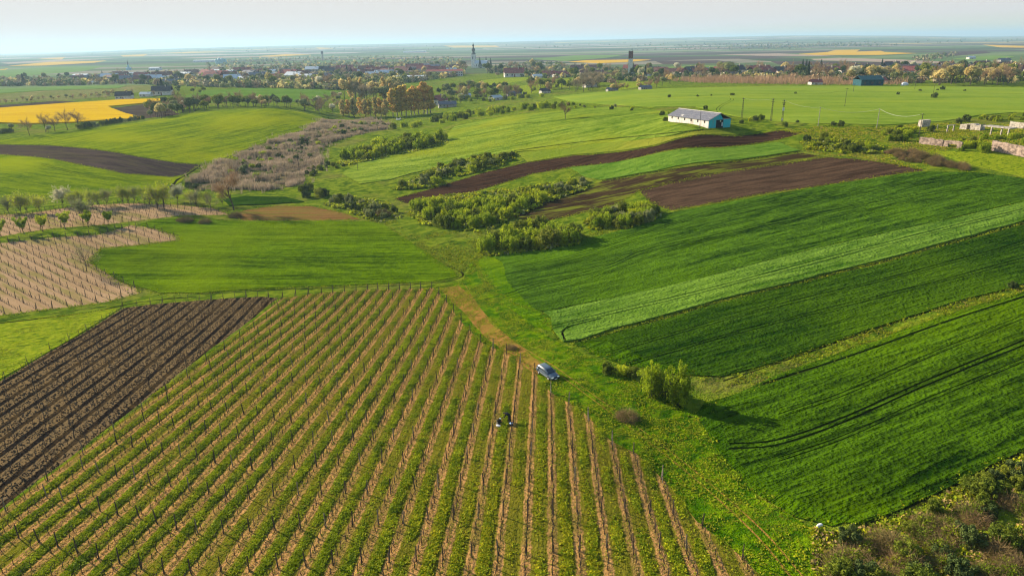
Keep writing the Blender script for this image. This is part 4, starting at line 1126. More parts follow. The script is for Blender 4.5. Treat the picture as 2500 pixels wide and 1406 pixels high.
# trees past counting: the far mass of crowns
def far_mass(name, regions, label, seed):
    g = np.random.default_rng(seed)
    parts = []
    for poly, n, hmin, hmax, mi in regions:
        pts = fill_px(poly, n, seed + n)
        for P in pts:
            h = g.uniform(hmin, hmax); w = h * g.uniform(.7, 1.1)
            k = 46
            u = unit(g.normal(size=(k, 3))); u[:, 2] = u[:, 2] * .5 + .45
            c = P + u * np.array([w * .45, w * .45, h * .62]) * g.uniform(.5, 1, (k, 1))
            v, f = cards(c, unit(u + g.normal(0, .4, (k, 3))), h * .10, .9, g)
            parts.append((v, f, g.choice(mi)))
    V, F_, M_ = join(parts)
    o = mesh_np(name, V, F_, [L_green, L_twig2, L_grey, L_dark, L_twig, L_pop], fmat=M_)
    tag(o, label, 'wood', kind='stuff')
far_mass('distant_trees', [
    (VL, 2600, 8, 17, [0, 1, 2, 3, 3, 4, 5]), (VR, 900, 6, 13, [0, 1, 3, 3, 4, 5]),
    ([(500, 150), (700, 140), (900, 138), (1130, 142), (1130, 160), (830, 162), (500, 178)], 500, 9, 15, [1, 2, 2, 3, 5]),
    ([(1200, 160), (1300, 150), (1500, 168), (1600, 180), (1200, 172)], 160, 7, 13, [0, 1, 2, 3]),
    ([(1640, 112), (1800, 106), (2100, 108), (2200, 112), (2000, 116), (1700, 118)], 220, 14, 24, [2, 3, 1]),
    ([(1500, 122), (1700, 116), (2000, 118), (1900, 121), (1600, 125)], 90, 10, 16, [2, 3, 1]),
    ([(2220, 142), (2330, 130), (2340, 136), (2280, 148), (2240, 150)], 60, 8, 14, [2, 3, 1]),
    ([(0, 118), (2500, 96), (2500, 104), (0, 136)], 200, 16, 26, [2, 3, 3])],
    'blue green mass of trees fading away over the plain and the village', 71)
# reeds
def blades(name, polys, n, h, w, per, mat, label, seed, kind='reeds', lean=.18, wid=.02, zoff=0.0):
    g = np.random.default_rng(seed)
    pts = []
    for P in polys:
        lo, hi = P.min(0), P.max(0)
        q = g.uniform(lo, hi, (int(n * 3), 2)); q = q[pin(P, q[:, 0], q[:, 1])][:n]; pts.append(q)
    q = np.vstack(pts)
    q = q + g.normal(0, 1, q.shape) * (g.uniform(0, 1, (len(q), 1)) < .25) * 3.5
    if kind == 'reeds': q = q[vnoise(q * .07, 15) * .6 + vnoise(q * .25, 16) * .4 > .40]
    base = np.column_stack([q, terrain(q[:, 0], q[:, 1]) + zoff])
    hs = vnoise(q * .09, 5) * 1.4 + .2
    B = np.repeat(base, per, 0) + g.normal(0, w, (len(base) * per, 3)) * np.array([1, 1, 0])
    H = np.repeat(hs, per) * h * g.uniform(.7, 1.2, len(B))
    D = unit(np.column_stack([g.normal(0, lean, len(B)), g.normal(0, lean, len(B)), np.ones(len(B))]))
    side = unit(np.cross(D, g.normal(size=(len(B), 3)))) * wid
    T = B + D * H[:, None]
    V = np.stack([B - side, B + side, T + side * .5, T - side * .5], 1).reshape(-1, 3)
    o = mesh_np(name, V, np.arange(len(V)).reshape(-1, 4), mat)
    tag(o, label, kind, kind='stuff')
    return o
def vnoise(p, seed=0):
    """smooth value noise, 0..1"""
    g = np.random.default_rng(seed); L_ = g.uniform(0, 1, (128, 128))
    i = np.floor(p).astype(int); f = p - i; f = f * f * (3 - 2 * f)
    a = L_[i[:, 0] % 128, i[:, 1] % 128]; b = L_[(i[:, 0] + 1) % 128, i[:, 1] % 128]
    c = L_[i[:, 0] % 128, (i[:, 1] + 1) % 128]; d = L_[(i[:, 0] + 1) % 128, (i[:, 1] + 1) % 128]
    return (a * (1 - f[:, 0]) + b * f[:, 0]) * (1 - f[:, 1]) + (c * (1 - f[:, 0]) + d * f[:, 0]) * f[:, 1]
blades('reed_bed', WORLD_POLY['reed_ground'], 18000, 1.9, .35, 7, L_reed, 'wide bed of pinkish dry reeds filling the valley', 81, 'reeds', wid=.07)
_p = G([1640, 1700, 1850, 2050, 2200, 2230, 2050, 1900, 1750], [198, 203, 206, 208, 208, 200, 196, 192, 190])[:, :2]
blades('brown_orchard', [_p], 3000, 4.0, .5, 6, L_twig, 'flat field of close set reddish brown saplings before the village', 82, 'saplings', wid=.10)
# ------------------------------------------------------------------ vineyards
def frame_of(ang):
    c, s = math.cos(ang), math.sin(ang)
    return np.array([[c, s], [-s, c]])                             # world -> (along, across)
PITCH_V = 2.5
Rv = frame_of(A_VINE)
anchor = (Rv @ G(1350, 1402)[0][:2])[1]
polyV = np.vstack([WORLD_POLY['vineyard_ground'][0]])
polyS = WORLD_POLY['tilled_vineyard_ground'][0]

def row_span(poly, Rm, t):
    """stretches of a row line inside a polygon"""
    q = poly @ Rm.T
    xs = []
    for a, b in zip(q, np.roll(q, -1, 0)):
        if (a[1] > t) != (b[1] > t): xs.append(a[0] + (b[0] - a[0]) * (t - a[1]) / (b[1] - a[1]))
    xs.sort()
    return list(zip(xs[::2], xs[1::2]))

def in_view(P, m=60):
    q = proj(P)
    return (q[:, 0] > -m) & (q[:, 0] < 2500 + m) & (q[:, 1] > 0) & (q[:, 1] < 1406 + m * 1.5)

# weeds between the rows: lumpy leafy strips, grown thick here and thin there
g5 = np.random.default_rng(5)
WV, WF, WM, off = [], [], [], 0
tuft_P, tuft_s, tuft_m = [], [], []
q = polyV @ Rv.T
n_rows = range(int((q[:, 1].min() - anchor) / PITCH_V) - 1, int((q[:, 1].max() - anchor) / PITCH_V) + 2)
_edge = sorted(n_rows)[-1]
for i in n_rows:
    rowd = g5.uniform(-.18, .20)
    for side, wid, kind in ((.5, .50, 'green'), (0.0, .34, 'straw')):
        t = anchor + (i + side) * PITCH_V
        for s0, s1 in row_span(polyV, Rv, t):
            L_ = s1 - s0
            if L_ < 3: continue
            n = int(L_ * (62 if kind == 'green' else 22))
            s = g5.uniform(s0, s1, n)
            u = g5.normal(0, .5, n) + .25 * np.sin(s * .35 + i); u = np.clip(u, -1, 1) * wid
            xy = np.column_stack([s, t + u]) @ Rv
            pt = np.column_stack([s * .045, np.full(n, t * .11)])
            dens = vnoise(pt, 21) * .40 + vnoise(np.column_stack([s * .35, np.full(n, t * .9)]), 22) * .60 + rowd
            keep = g5.uniform(0, 1, n) < np.clip((dens - .32) * 3.5, .07, 1) if kind == 'green' else g5.uniform(0, 1, n) < .8
            xy = xy[keep]; dd = dens[keep]
            if not len(xy): continue
            P = np.column_stack([xy, terrain(xy[:, 0], xy[:, 1])])
            k = in_view(P)
            P, dd = P[k], dd[k]
            tuft_P.append(P)
            tuft_s.append((.055 + .10 * dd) if kind == 'green' else np.full(len(P), .065))
            yel = vnoise(P[:, :2] * .035, 33)
            tuft_m.append(np.where(g5.uniform(0, 1, len(P)) < np.clip((yel - .42) * 1.3, 0, .65), 1, 0) if kind == 'green' else np.where(g5.uniform(0, 1, len(P)) < .22, 0, 2))
P = np.vstack(tuft_P); s = np.concatenate(tuft_s); m = np.concatenate(tuft_m)
def tuft_mesh(name, P, s, mats, midx, label, kind, per=3, seed=9):
    """small plants: each a few leaf faces leaning outward"""
    g = np.random.default_rng(seed)
    n = len(P)
    B = np.repeat(P, per, 0); S_ = np.repeat(s, per)
    o = g.normal(0, 1, (n * per, 3)) * S_[:, None] * np.array([.75, .75, .25]); o[:, 2] = np.abs(o[:, 2]) + S_ * .55
    N = unit(np.column_stack([g.normal(0, .8, n * per), g.normal(0, .8, n * per), np.ones(n * per) * .8]))
    r = unit(g.normal(size=(n * per, 3))); a = unit(np.cross(N, r)); b = np.cross(N, a)
    a = a * (S_ * g.uniform(.45, .9, n * per))[:, None]; b = b * (S_ * g.uniform(.45, .9, n * per))[:, None]
    C_ = B + o
    V = np.stack([C_ - a - b, C_ + a - b * .6, C_ + a * .8 + b, C_ - a * .7 + b * .8], 1).reshape(-1, 3)
    ob = mesh_np(name, V, np.arange(len(V)).reshape(-1, 4), mats, fmat=np.repeat(midx, per))
    tag(ob, label, kind, kind='stuff')
    return ob
L_weedy = leaf_mat('yellow_weeds', (.16, .185, .006), (.27, .27, .010), (.21, .215, .008), .35, .5)
tuft_mesh('vineyard_weeds', P, s, [L_weed, L_weedy, L_straw], m, 'strips of leafy green weeds and straw between the foreground vine rows', 'weeds')
print('weed tufts', len(P))

# rough growth on the verges and the weed patch
def verge(name, polys, per_m2, size, mats, w, label, seed, rmax=230):
    per_m2 *= 2.2; size *= .46
    g = np.random.default_rng(seed)
    out = []
    for poly in polys:
        lo, hi = poly.min(0), poly.max(0)
        n = int((hi - lo).prod() * per_m2)
        xy = g.uniform(lo, hi, (n, 2)); xy = xy[pin(poly, xy[:, 0], xy[:, 1])]
        out.append(xy)
    xy = np.vstack(out)
    xy = xy[np.hypot(xy[:, 0], xy[:, 1]) < rmax]
    d = vnoise(xy * .22, seed) * .6 + vnoise(xy * .9, seed + 1) * .4
    xy = xy[d > .40]; d = d[d > .40]
    P = np.column_stack([xy, terrain(xy[:, 0], xy[:, 1])])
    k = in_view(P); P, d = P[k], d[k]
    tuft_mesh(name, P, size * (.5 + d), mats, g.choice(len(mats), len(P), p=w), label, 'grass', 3, seed)
    print(name, len(P))
verge('verge_plants', WORLD_POLY['grass_verge'], 5.5, .19, [L_weed, L_weedy, L_tuft], [.5, .15, .35], 'tufts of grass and weeds on the verge along the path', 91)
verge('patch_plants', WORLD_POLY['weed_patch'], 5, .24, [L_weed, L_weedy, L_tuft], [.2, .55, .25], 'yellow green weeds of the rough patch at the left', 92)
_c = G([2060, 2200, 2350, 2500, 2700, 2700, 2000, 1990, 1980], [1300, 1258, 1190, 1118, 1040, 1500, 1500, 1400, 1290])[:, :2]
verge('corner_plants', [_c], 8, .42, [L_weed, L_weedy, L_tuft, L_straw, L_brush], [.3, .2, .2, .15, .15], 'tall weeds and dry grass of the lower right corner', 93)
_c = G([1100, 1180, 1420, 1640, 1600, 1560, 1440, 1300, 1240, 1180, 1000, 940, 960], [690, 625, 592, 528, 545, 500, 560, 545, 600, 560, 570, 545, 530])[:, :2]
verge('valley_plants', [_c], 2.2, .30, [L_weed, L_weedy, L_tuft], [.3, .35, .35], 'rough grass of the little valley between the thickets', 94, 260)
_c = G([1740, 1900, 2150, 2400, 2500, 2500, 2300, 2100, 1960, 1800], [962, 905, 830, 745, 712, 696, 752, 818, 872, 922])[:, :2]
verge('bank_plants', [_c], 6, .22, [L_weedy, L_tuft, L_straw], [.5, .35, .15], 'yellow grass of the bank between the right hand crops', 95)
_c = G([1900, 2000, 2130, 2230, 2330, 2520, 2500, 2320, 2250, 2080, 2010, 1960, 1980], [318, 308, 312, 305, 300, 305, 372, 362, 415, 384, 380, 368, 335])[:, :2]
verge('terrace_plants', [_c], 2.2, .30, [L_weed, L_weedy, L_tuft, L_straw], [.25, .35, .25, .15], 'rough grass around the ruins and poles', 96, 330)

_t = [G([p[0] for p in q_], [p[1] for p in q_])[:, :2] for q_ in (
    [(990, 520), (1050, 480), (1180, 470), (1300, 455), (1430, 440), (1440, 460), (1340, 492), (1240, 540), (1190, 566), (1110, 566), (1030, 548)],
    [(1170, 618), (1230, 575), (1300, 550), (1420, 575), (1410, 600), (1300, 616), (1200, 628)], [(1425, 545), (1480, 510), (1600, 505), (1612, 530), (1540, 560), (1440, 562)],
    [(960, 465), (1040, 420), (1180, 378), (1260, 375), (1250, 400), (1120, 432), (1060, 458)], [(820, 400), (880, 365), (980, 338), (1090, 330), (1095, 352), (960, 382), (850, 405)],
    [(790, 500), (850, 475), (960, 500), (985, 530), (920, 545), (850, 520)], [(1950, 350), (2010, 335), (2150, 355), (2160, 376), (2060, 376), (1970, 365)])]
verge('thicket_growth', _t, .9, 1.15, [L_willow, L_green, L_weedy, L_tuft, L_grey], [.22, .25, .18, .25, .1], 'ragged low growth joining the bushes of the valley thickets', 99, 420)

# the frayed edge of each crop
g = np.random.default_rng(97); eP = []
for nm_ in ('wheat_field', 'wheat_strip', 'pale_wheat_strip', 'rapeseed_field', 'banded_field', 'harrowed_field', 'weedy_field', 'ploughed_field', 'stubble_field', 'yellow_strip', 'tan_vineyard_ground'):
    for pl in WORLD_POLY.get(nm_, []):
        for a, b in zip(pl, np.roll(pl, -1, 0)):
            L_ = np.hypot(*(b - a)); r_ = np.hypot(*((a + b) / 2))
            if r_ > 420: continue
            n = int(L_ * (9 if r_ < 220 else 5)); t_ = g.uniform(0, 1, (n, 1))
            w_ = .45 * (1 + vnoise((a + (b - a) * t_) * .12, 8))[:, None]
            eP.append(a + (b - a) * t_ + g.normal(0, 1, (n, 2)) * w_)
xy = np.vstack(eP); P = np.column_stack([xy, terrain(xy[:, 0], xy[:, 1])]); P = P[in_view(P)]
tuft_mesh('margin_plants', P, g.uniform(.07, .18, len(P)), [L_weed, L_weedy, L_tuft], g.choice(3, len(P), p=[.5, .1, .4]), 'ragged grass and weeds growing along the field margins', 'grass', 3, 98)

# posts
M_post = flat_mat('post_wood', (.085, .065, .05), var=.3, scale=5)
M_postl = flat_mat('weathered_post', (.22, .18, .14), var=.3, scale=5)
M_vinewood = flat_mat('vine_wood', (.05, .035, .026), var=.3, scale=6)
def post_mesh(h, r, mat, brace=False):
    parts = [tube([(0, 0, -.4), (0, 0, h * .5), (0, 0, h)], r, r * .85, 6)]
    if brace:
        parts.append(tube([(1.0, 0, -.2), (.5, 0, h * .38), (.06, 0, h * .8)], r * .8, r * .7, 6))
    return mk('post', parts, [mat])
PM = post_mesh(1.8, .07, M_post); PL = post_mesh(1.8, .07, M_postl); PS = post_mesh(1.7, .045, M_post); PE = post_mesh(1.85, .07, M_postl, True); PED = post_mesh(1.85, .07, M_post, True)
cand = []                                                          # (distance, pos, mesh, rz, label, group)
vine_parts = []; stub = []
def vine_at(P, ang, g, h=.85):
    """a gnarled stock with two short arms"""
    w = g.normal(0, .07, 4)
    p0 = np.array([0, 0, -.1]); p1 = np.array([w[0], w[1], h * .45]); p2 = np.array([w[2], w[3], h])
    c, s_ = math.cos(ang), math.sin(ang)
    d = np.array([c, s_, 0])
    V = [tube([p0, p1, p2], .05, .032, 4)]
    for sg in (-1, 1):
        e = p2 + d * sg * g.uniform(.3, .6) + np.array([0, 0, g.uniform(-.05, .2)])
        V.append(tube([p2, e], .028, .014, 3))
        for _ in range(2):
            f = p2 + (e - p2) * g.uniform(.3, 1); V.append(tube([f, f + np.array([g.normal(0, .08), g.normal(0, .08), g.uniform(.2, .45)])], .008, .005, 3))
    return [(v + P, f) for v, f in V]
def plant_rows(poly, Rm, ang, anchor_, pitch, step_post, step_vine, label, group, vh=.85, light=0.0, endpost=True, seed=1, wires=False):
    g = np.random.default_rng(seed)
    q = poly @ Rm.T
    for i in range(int((q[:, 1].min() - anchor_) / pitch) - 1, int((q[:, 1].max() - anchor_) / pitch) + 2):
        t = anchor_ + i * pitch
        for s0, s1 in row_span(poly, Rm, t):
            if s1 - s0 < 4: continue
            ss = np.arange(s0 + .4, s1 - .3, step_post) + g.normal(0, .12, len(np.arange(s0 + .4, s1 - .3, step_post)))
            if len(ss): ss[-1] = s1 - .5
            xy = np.column_stack([ss, np.full(len(ss), t) + g.normal(0, .04, len(ss))]) @ Rm
            P = np.column_stack([xy, terrain(xy[:, 0], xy[:, 1])])
            k = in_view(P, 20)
            for j in np.where(k)[0]:
                end = endpost and (j == 0 or j == len(ss) - 1) and g.uniform() < .5
                me = (PED if light == 0 else PE) if end else (PS if 'tilled' in label else PL if g.uniform() < light else PM)
                rz = ang + (0 if j == 0 else math.pi) + (0 if end else g.uniform(0, 6))
                cand.append((float(np.linalg.norm(P[j])), P[j], me, rz, label, group, g.normal(0, .035, 2), g.uniform(.88, 1.08)))
            sv = np.arange(s0 + .8, s1 - .4, step_vine) + g.normal(0, .1, len(np.arange(s0 + .8, s1 - .4, step_vine)))
            sv = sv[g.uniform(0, 1, len(sv)) < .9]
            xy = np.column_stack([sv, np.full(len(sv), t) + g.normal(0, .06, len(sv))]) @ Rm
            P = np.column_stack([xy, terrain(xy[:, 0], xy[:, 1])])
            for p in P[in_view(P, 10)]: vine_parts.extend(vine_at(p, ang, g, vh * g.uniform(.8, 1.15)))
            if wires and len(xy) > 2:
                for z_ in (.8, 1.3):
                    for a_ in range(0, len(P) - 6, 6):
                        b_ = min(a_ + 6, len(P) - 1)
                        vine_parts.append(tube([P[a_] + [0, 0, z_], P[b_] + [0, 0, z_]], .007, .007, 3))
plant_rows(polyV, Rv, A_VINE, anchor, PITCH_V, 6.2, 1.15, 'thin wooden post in the striped foreground vineyard', 'posts of the striped foreground vineyard', light=.25, wires=True)
RsM = frame_of(A_SOIL)
PS0 = (RsM @ WORLD_POLY['tilled_vineyard_ground'][0][6])[1]
plant_rows(polyS, RsM, A_SOIL, PS0 - .5, 2.5, 6.2, 1.5, 'thin dark post in the freshly tilled vineyard on the left', 'posts of the tilled vineyard', seed=2)
Rt = frame_of(A_TAN)
for k_, pl in enumerate(WORLD_POLY['tan_vineyard_ground']):
    plant_rows(pl, Rt, A_TAN, (Rt @ pl[3])[1] + .5, 2.6, 5.0, 1.3, 'dark post in the dry tan vineyard with the young trees', 'posts of the dry tan vineyard', vh=.6, seed=3 + k_)
# weathered end posts standing by the bottom right edge of the rows
cand.sort(key=lambda c: c[0])
for k_, (d, P, me, rz, lb, gr, tilt, sc) in enumerate(cand[:300]):
    o = bpy.data.objects.new('vineyard_post', me); COL.objects.link(o)
    o.location = P; o.rotation_euler = (tilt[0], tilt[1], rz); o.scale = (1, 1, sc)
    tag(o, lb, 'vineyard post', gr)
rest = []
def mesh_arrays(me):
    V = np.empty(len(me.vertices) * 3); me.vertices.foreach_get('co', V)
    return V.reshape(-1, 3), [tuple(p.vertices) for p in me.polygons]
_arr = {}
for me in (PM, PL, PS, PE, PED):
    V, fs = mesh_arrays(me)
    _arr[me.name] = (V, np.array([f if len(f) == 4 else (f[0], f[1], f[2], f[2]) for f in fs]))
for d, P, me, rz, lb, gr, tilt, sc in cand[300:]:
    V, f = _arr[me.name]; c, s_ = math.cos(rz), math.sin(rz)
    W_ = V @ np.array([[c, s_, 0], [-s_, c, 0], [0, 0, sc]]) + P
    W_[:, 0] += V[:, 2] * tilt[1]; W_[:, 1] -= V[:, 2] * tilt[0]
    rest.append((W_, f))
print('posts', len(cand))
def mass(name, parts, mat, label, cat):
    V, F_, _ = join(parts)
    o = mesh_np(name, V, F_, mat)
    if (F_[:, 2] == F_[:, 3]).any(): o.data.validate()
    tag(o, label, cat, kind='stuff')
if rest: mass('vineyard_posts_beyond_count', rest, M_post, 'remaining small vineyard posts farther away', 'posts')
mass('grape_vines', vine_parts, M_vinewood, 'low bare grape vines and their trellis wires along the rows', 'grape vines')

# clods on the tilled ground: shadows between them
g = np.random.default_rng(77)
lo, hi = polyS.min(0), polyS.max(0)
xy = g.uniform(lo, hi, (36000, 2)); xy = xy[pin(polyS, xy[:, 0], xy[:, 1])]
q_ = xy @ RsM.T
ph = ((q_[:, 1] - PS0) / 2.5) % 1
xy = xy[g.uniform(0, 1, len(xy)) < .12 + .88 * np.clip(np.abs(ph - .5) * 3 - .4, 0, 1)]
P = np.column_stack([xy, terrain(xy[:, 0], xy[:, 1])]); P = P[in_view(P)]
C_ = np.repeat(P, 1, 0)
r_ = g.uniform(.05, .15, len(C_))[:, None]
ax = unit(g.normal(size=(len(C_), 3)))
b1 = unit(np.cross(ax, [0.3, .2, 1])); b2 = np.cross(ax, b1)
V = np.stack([C_ + ax * r_, C_ + b1 * r_ * 1.2, C_ + b2 * r_, C_ - b1 * r_, C_ - b2 * r_ * 1.1, C_ - ax * r_], 1).reshape(-1, 3)
base = np.arange(len(C_))[:, None, None] * 6
tri = np.array([(0, 1, 2), (0, 2, 3), (0, 3, 4), (0, 4, 1), (5, 2, 1), (5, 3, 2), (5, 4, 3), (5, 1, 4)])[None]
tag(mesh_np('earth_clods', V, (base + tri).reshape(-1, 3), M_clod), 'clods of earth lying over the tilled vineyard ground', 'clods', kind='stuff')
# ------------------------------------------------------------------ buildings
def box(x0, x1, y0, y1, z0, z1):
    V = np.array([(x, y, z) for x in (x0, x1) for y in (y0, y1) for z in (z0, z1)], float)
    return V, np.array([(0, 1, 3, 2), (4, 6, 7, 5), (0, 4, 5, 1), (2, 3, 7, 6), (0, 2, 6, 4), (1, 5, 7, 3)])
def part(name, shapes, mat, parent, bevel=0):
    V, F_, _ = join(shapes)
    o = mesh_np(name, V, F_, mat, parent)
    if (F_[:, 2] == F_[:, 3]).any(): o.data.validate()
    if bevel:
        b = o.modifiers.new('bevel', 'BEVEL'); b.width = bevel; b.segments = 2
    return o
def gable_roof(L_, Wd, z, rise, over=.4, th=.18):
    """two slabs meeting at a ridge along x"""
    out = []
    hl = L_ / 2 + over
    for s_ in (-1, 1):
        y0, y1 = 0.0, s_ * (Wd / 2 + over)
        zz = z - rise * over / (Wd / 2)
        V = np.array([(-hl, 0, z + rise), (hl, 0, z + rise), (hl, y1, zz), (-hl, y1, zz), (-hl, 0, z + rise - th), (hl, 0, z + rise - th), (hl, y1, zz - th), (-hl, y1, zz - th)])
        V[4:, 2] += 0
        out.append((V, np.array([(0, 1, 2, 3), (7, 6, 5, 4), (0, 3, 7, 4), (1, 5, 6, 2), (3, 2, 6, 7), (0, 4, 5, 1)])))
    return out
def gable_walls(L_, Wd, h, rise, z0=-.6):
    a, b = L_ / 2, Wd / 2
    V = np.array([(-a, -b, z0), (a, -b, z0), (a, b, z0), (-a, b, z0), (-a, -b, h), (a, -b, h), (a, b, h), (-a, b, h), (-a, 0, h + rise - .2), (a, 0, h + rise - .2)])
    F_ = [(0, 1, 5, 4), (2, 3, 7, 6), (1, 2, 6, 5), (3, 0, 4, 7), (5, 6, 9, 9), (7, 4, 8, 8)]
    return [(V, np.array(F_))]
M_white = flat_mat('white_render', (.66, .62, .57), var=.12, scale=.6)
M_cream = flat_mat('cream_render', (.55, .48, .36), var=.12, scale=.6)
M_greyw = flat_mat('grey_render', (.36, .34, .32), var=.15, scale=.6)
M_rtile = flat_mat('red_tiles', (.32, .095, .08), var=.2, scale=.8)
M_btile = flat_mat('brown_tiles', (.21, .095, .075), var=.2, scale=.8)
M_dtile = flat_mat('dark_tiles', (.075, .065, .07), var=.2, scale=.8)
M_slate = flat_mat('grey_asbestos_roof', (.165, .17, .20), var=.18, scale=1.2)
M_teal = flat_mat('teal_paint', (.015, .075, .095), var=.2, scale=.8)
M_glassd = flat_mat('dark_window', (.03, .035, .045), rough=.3, spec=.5, var=.1)
M_door = flat_mat('dark_opening', (.02, .018, .018), var=.2)
M_conc = flat_mat('old_concrete', (.42, .37, .31), var=.3, scale=1.4)
M_concp = flat_mat('pinkish_concrete', (.34, .25, .20), var=.35, scale=1.0)
M_metal = flat_mat('pale_sheet_metal', (.55, .60, .64), rough=.5, var=.08)
M_blue = flat_mat('light_blue_sheet', (.25, .45, .52), rough=.5, var=.1)
HOUSE = {}
def house_mesh(kind, L_, Wd, h, rise, wm, rm, seed):
    g = np.random.default_rng(seed)
    wins = []; n = max(2, int(L_ / 3.2))
    for i in range(n):
        x = -L_ / 2 + L_ * (i + .5) / n
        for s_ in (-1, 1):
            wins.append(box(x - .55, x + .55, s_ * (Wd / 2 + .02) - .05, s_ * (Wd / 2 + .02) + .05, 1.0, 2.3))
    gw = [box(s_ * (L_ / 2 + .02) - .05, s_ * (L_ / 2 + .02) + .05, y - .5, y + .5, 1.0, 2.3) for s_ in (-1, 1) for y in (-Wd * .22, Wd * .22)]
    def m(nm, sh, mat): return mk(nm, sh, [mat])
    HOUSE[kind] = dict(walls=m('wall', gable_walls(L_, Wd, h, rise), wm), roof=m('roof', gable_roof(L_, Wd, h, rise), rm),
                       windows=[m('window', [w], M_glassd) for w in wins[:4] + gw[:2]],
                       chimney=m('chimney', [box(L_ * .2, L_ * .2 + .7, -.35 - .8, .35 - .8, h + rise * .4, h + rise + .9)], M_conc), door=m('door', [box(-.45, .45, -Wd / 2 - .09, -Wd / 2 - .01, 0, 2.1)], M_btile))
house_mesh('red', 15, 9, 3.2, 3.4, M_white, M_rtile, 1)
house_mesh('brown', 14, 9, 3.2, 3.6, M_cream, M_btile, 2)
house_mesh('dark', 14, 9, 3.4, 3.6, M_white, M_dtile, 3)
house_mesh('grey', 16, 8, 3.0, 2.4, M_greyw, M_slate, 4)
house_mesh('white', 13, 8, 3.2, 2.2, M_white, M_metal, 5)
def put_house(kind, P, rz, s, label, group=None, name='house'):
    e = empty(name, tuple(P), rz); e.scale = (s, s, s)
    tag(e, label, 'house', group)
    H = HOUSE[kind]
    def add(nm, me, par):
        o = bpy.data.objects.new(nm, me); COL.objects.link(o); o.parent = par; return o
    add('wall', H['walls'], e); r_ = add('roof', H['roof'], e); add('chimney', H['chimney'], r_); add('door', H['door'], e)
    for w in H['windows']: add('window', w, e)
    return e
hl = [(1340, 188, .2, 1.3, 'red', 'red roofed village house right of the white church annex'), (1255, 188, .1, 2.0, 'red', 'wide red roofed hall below the church trees'), (1368, 189, .4, 1.3, 'red', 'red roofed gabled house above the green rise'),
      (1312, 191, .1, 1.0, 'white', 'small white building on the rise before the red roofs'), (1430, 186, .1, 1.2, 'brown', 'brown roofed house left of the water tower'), (1462, 184, .3, 1.1, 'brown', 'second brown roofed house left of the water tower'),
      (1590, 186, -.1, 1.2, 'red', 'red roofed house right of the water tower trees'), (1795, 186, .2, 1.0, 'grey', 'grey roofed house before the high pair of trees'), (1858, 178, .1, 1.6, 'red', 'large dull red roof right of the high trees'),
      (1870, 185, .5, 1.1, 'brown', 'brown house under the large dull red roof'), (2020, 182, .1, 1.4, 'brown', 'brown roofed house under the single fir'), (2030, 176, -.3, 1.2, 'brown', 'brown roofed house behind the single fir'),
      (2076, 178, .2, 1.3, 'dark', 'teal shaded dark roofed house left of the warehouse'), (2110, 168, .1, 1.1, 'brown', 'small brown gabled house above the warehouse'), (2185, 178, .3, 1.1, 'dark', 'dark roofed house right of the warehouse'),
      (2258, 178, -.5, 1.3, 'red', 'bright red striped roof in the right village'), (2308, 168, .05, 1.5, 'brown', 'long brown roofed building in the right village'), (2366, 170, .9, 1.4, 'dark', 'white gabled house with a dark roof in the right village'),
      (2450, 152, .1, 1.3, 'grey', 'pale long building near the right hill'), (2370, 145, .1, 1.2, 'white', 'white building alone below the right hill'), (2146, 204, .3, .8, 'red', 'small red shed right of the warehouse'),
      (1990, 207, .1, .7, 'red', 'low red roof at the pasture edge'), (305, 242, .15, 1.1, 'dark', 'white house with dark roof behind the rapeseed'), (398, 232, .2, 1.4, 'dark', 'large farmhouse with black roof and white gable'),
      (236, 206, .6, .9, 'white', 'small white shed at the left village edge'), (358, 236, .0, .9, 'white', 'low pale shed beside the farmhouse'), (1440, 213, .3, .9, 'dark', 'first dark shed in a pair left of the pinkish trees'),
      (1330, 228, .4, .7, 'dark', 'dark gabled shed at the garden edge'), (1070, 255, 1.2, 1.3, 'red', 'tall red roofed house beside the golden poplars'), (1092, 262, .2, 1.0, 'grey', 'low dark barn beside the red roofed house'),
      (1135, 240, .2, .9, 'white', 'white cottage among the garden trees'), (1210, 245, .8, .9, 'white', 'white gabled cottage beyond the hedge'), (1255, 234, .2, .9, 'grey', 'grey cottage beyond the hedge'),
      (1575, 219, .3, .65, 'grey', 'dark low shed roof above the pasture edge'), (1494, 223, .3, .6, 'grey', 'tiny grey hut at the pasture corner'), (895, 182, .1, 1.5, 'dark', 'dark roofed house above the poplars'),
      (955, 178, .2, 1.5, 'brown', 'brown roofed house above the poplars'), (640, 188, .1, 1.3, 'grey', 'grey house in the left village'), (765, 184, .1, 1.3, 'dark', 'pale house with dark roof in the left village'), (870, 180, .1, 1.3, 'red', 'reddish house in the left village')]
for px, py, rz, s_, k, lb in hl: put_house(k, spot(px, py), rz, s_, lb)
g = np.random.default_rng(123)
for i, P in enumerate(fill_px([(80, 200), (500, 184), (800, 172), (1120, 166), (1100, 182), (800, 196), (480, 206), (200, 204)], 110, 8)):
    put_house(random.choice(['red', 'brown', 'dark', 'grey', 'white', 'white']), P, g.uniform(-.6, .6), g.uniform(1.3, 2.3), 'small house half hidden among the trees in the village left of the church', 'houses left of the church')
for i, P in enumerate(fill_px([(1380, 178), (1700, 188), (2100, 182), (2480, 184), (2480, 166), (2100, 166), (1700, 176), (1380, 172)], 60, 9)):
    put_house(random.choice(['red', 'brown', 'brown', 'dark', 'grey']), P, g.uniform(-.6, .6), g.uniform(1.0, 1.7), 'small house half hidden among the trees in the village right of the church', 'houses right of the church')

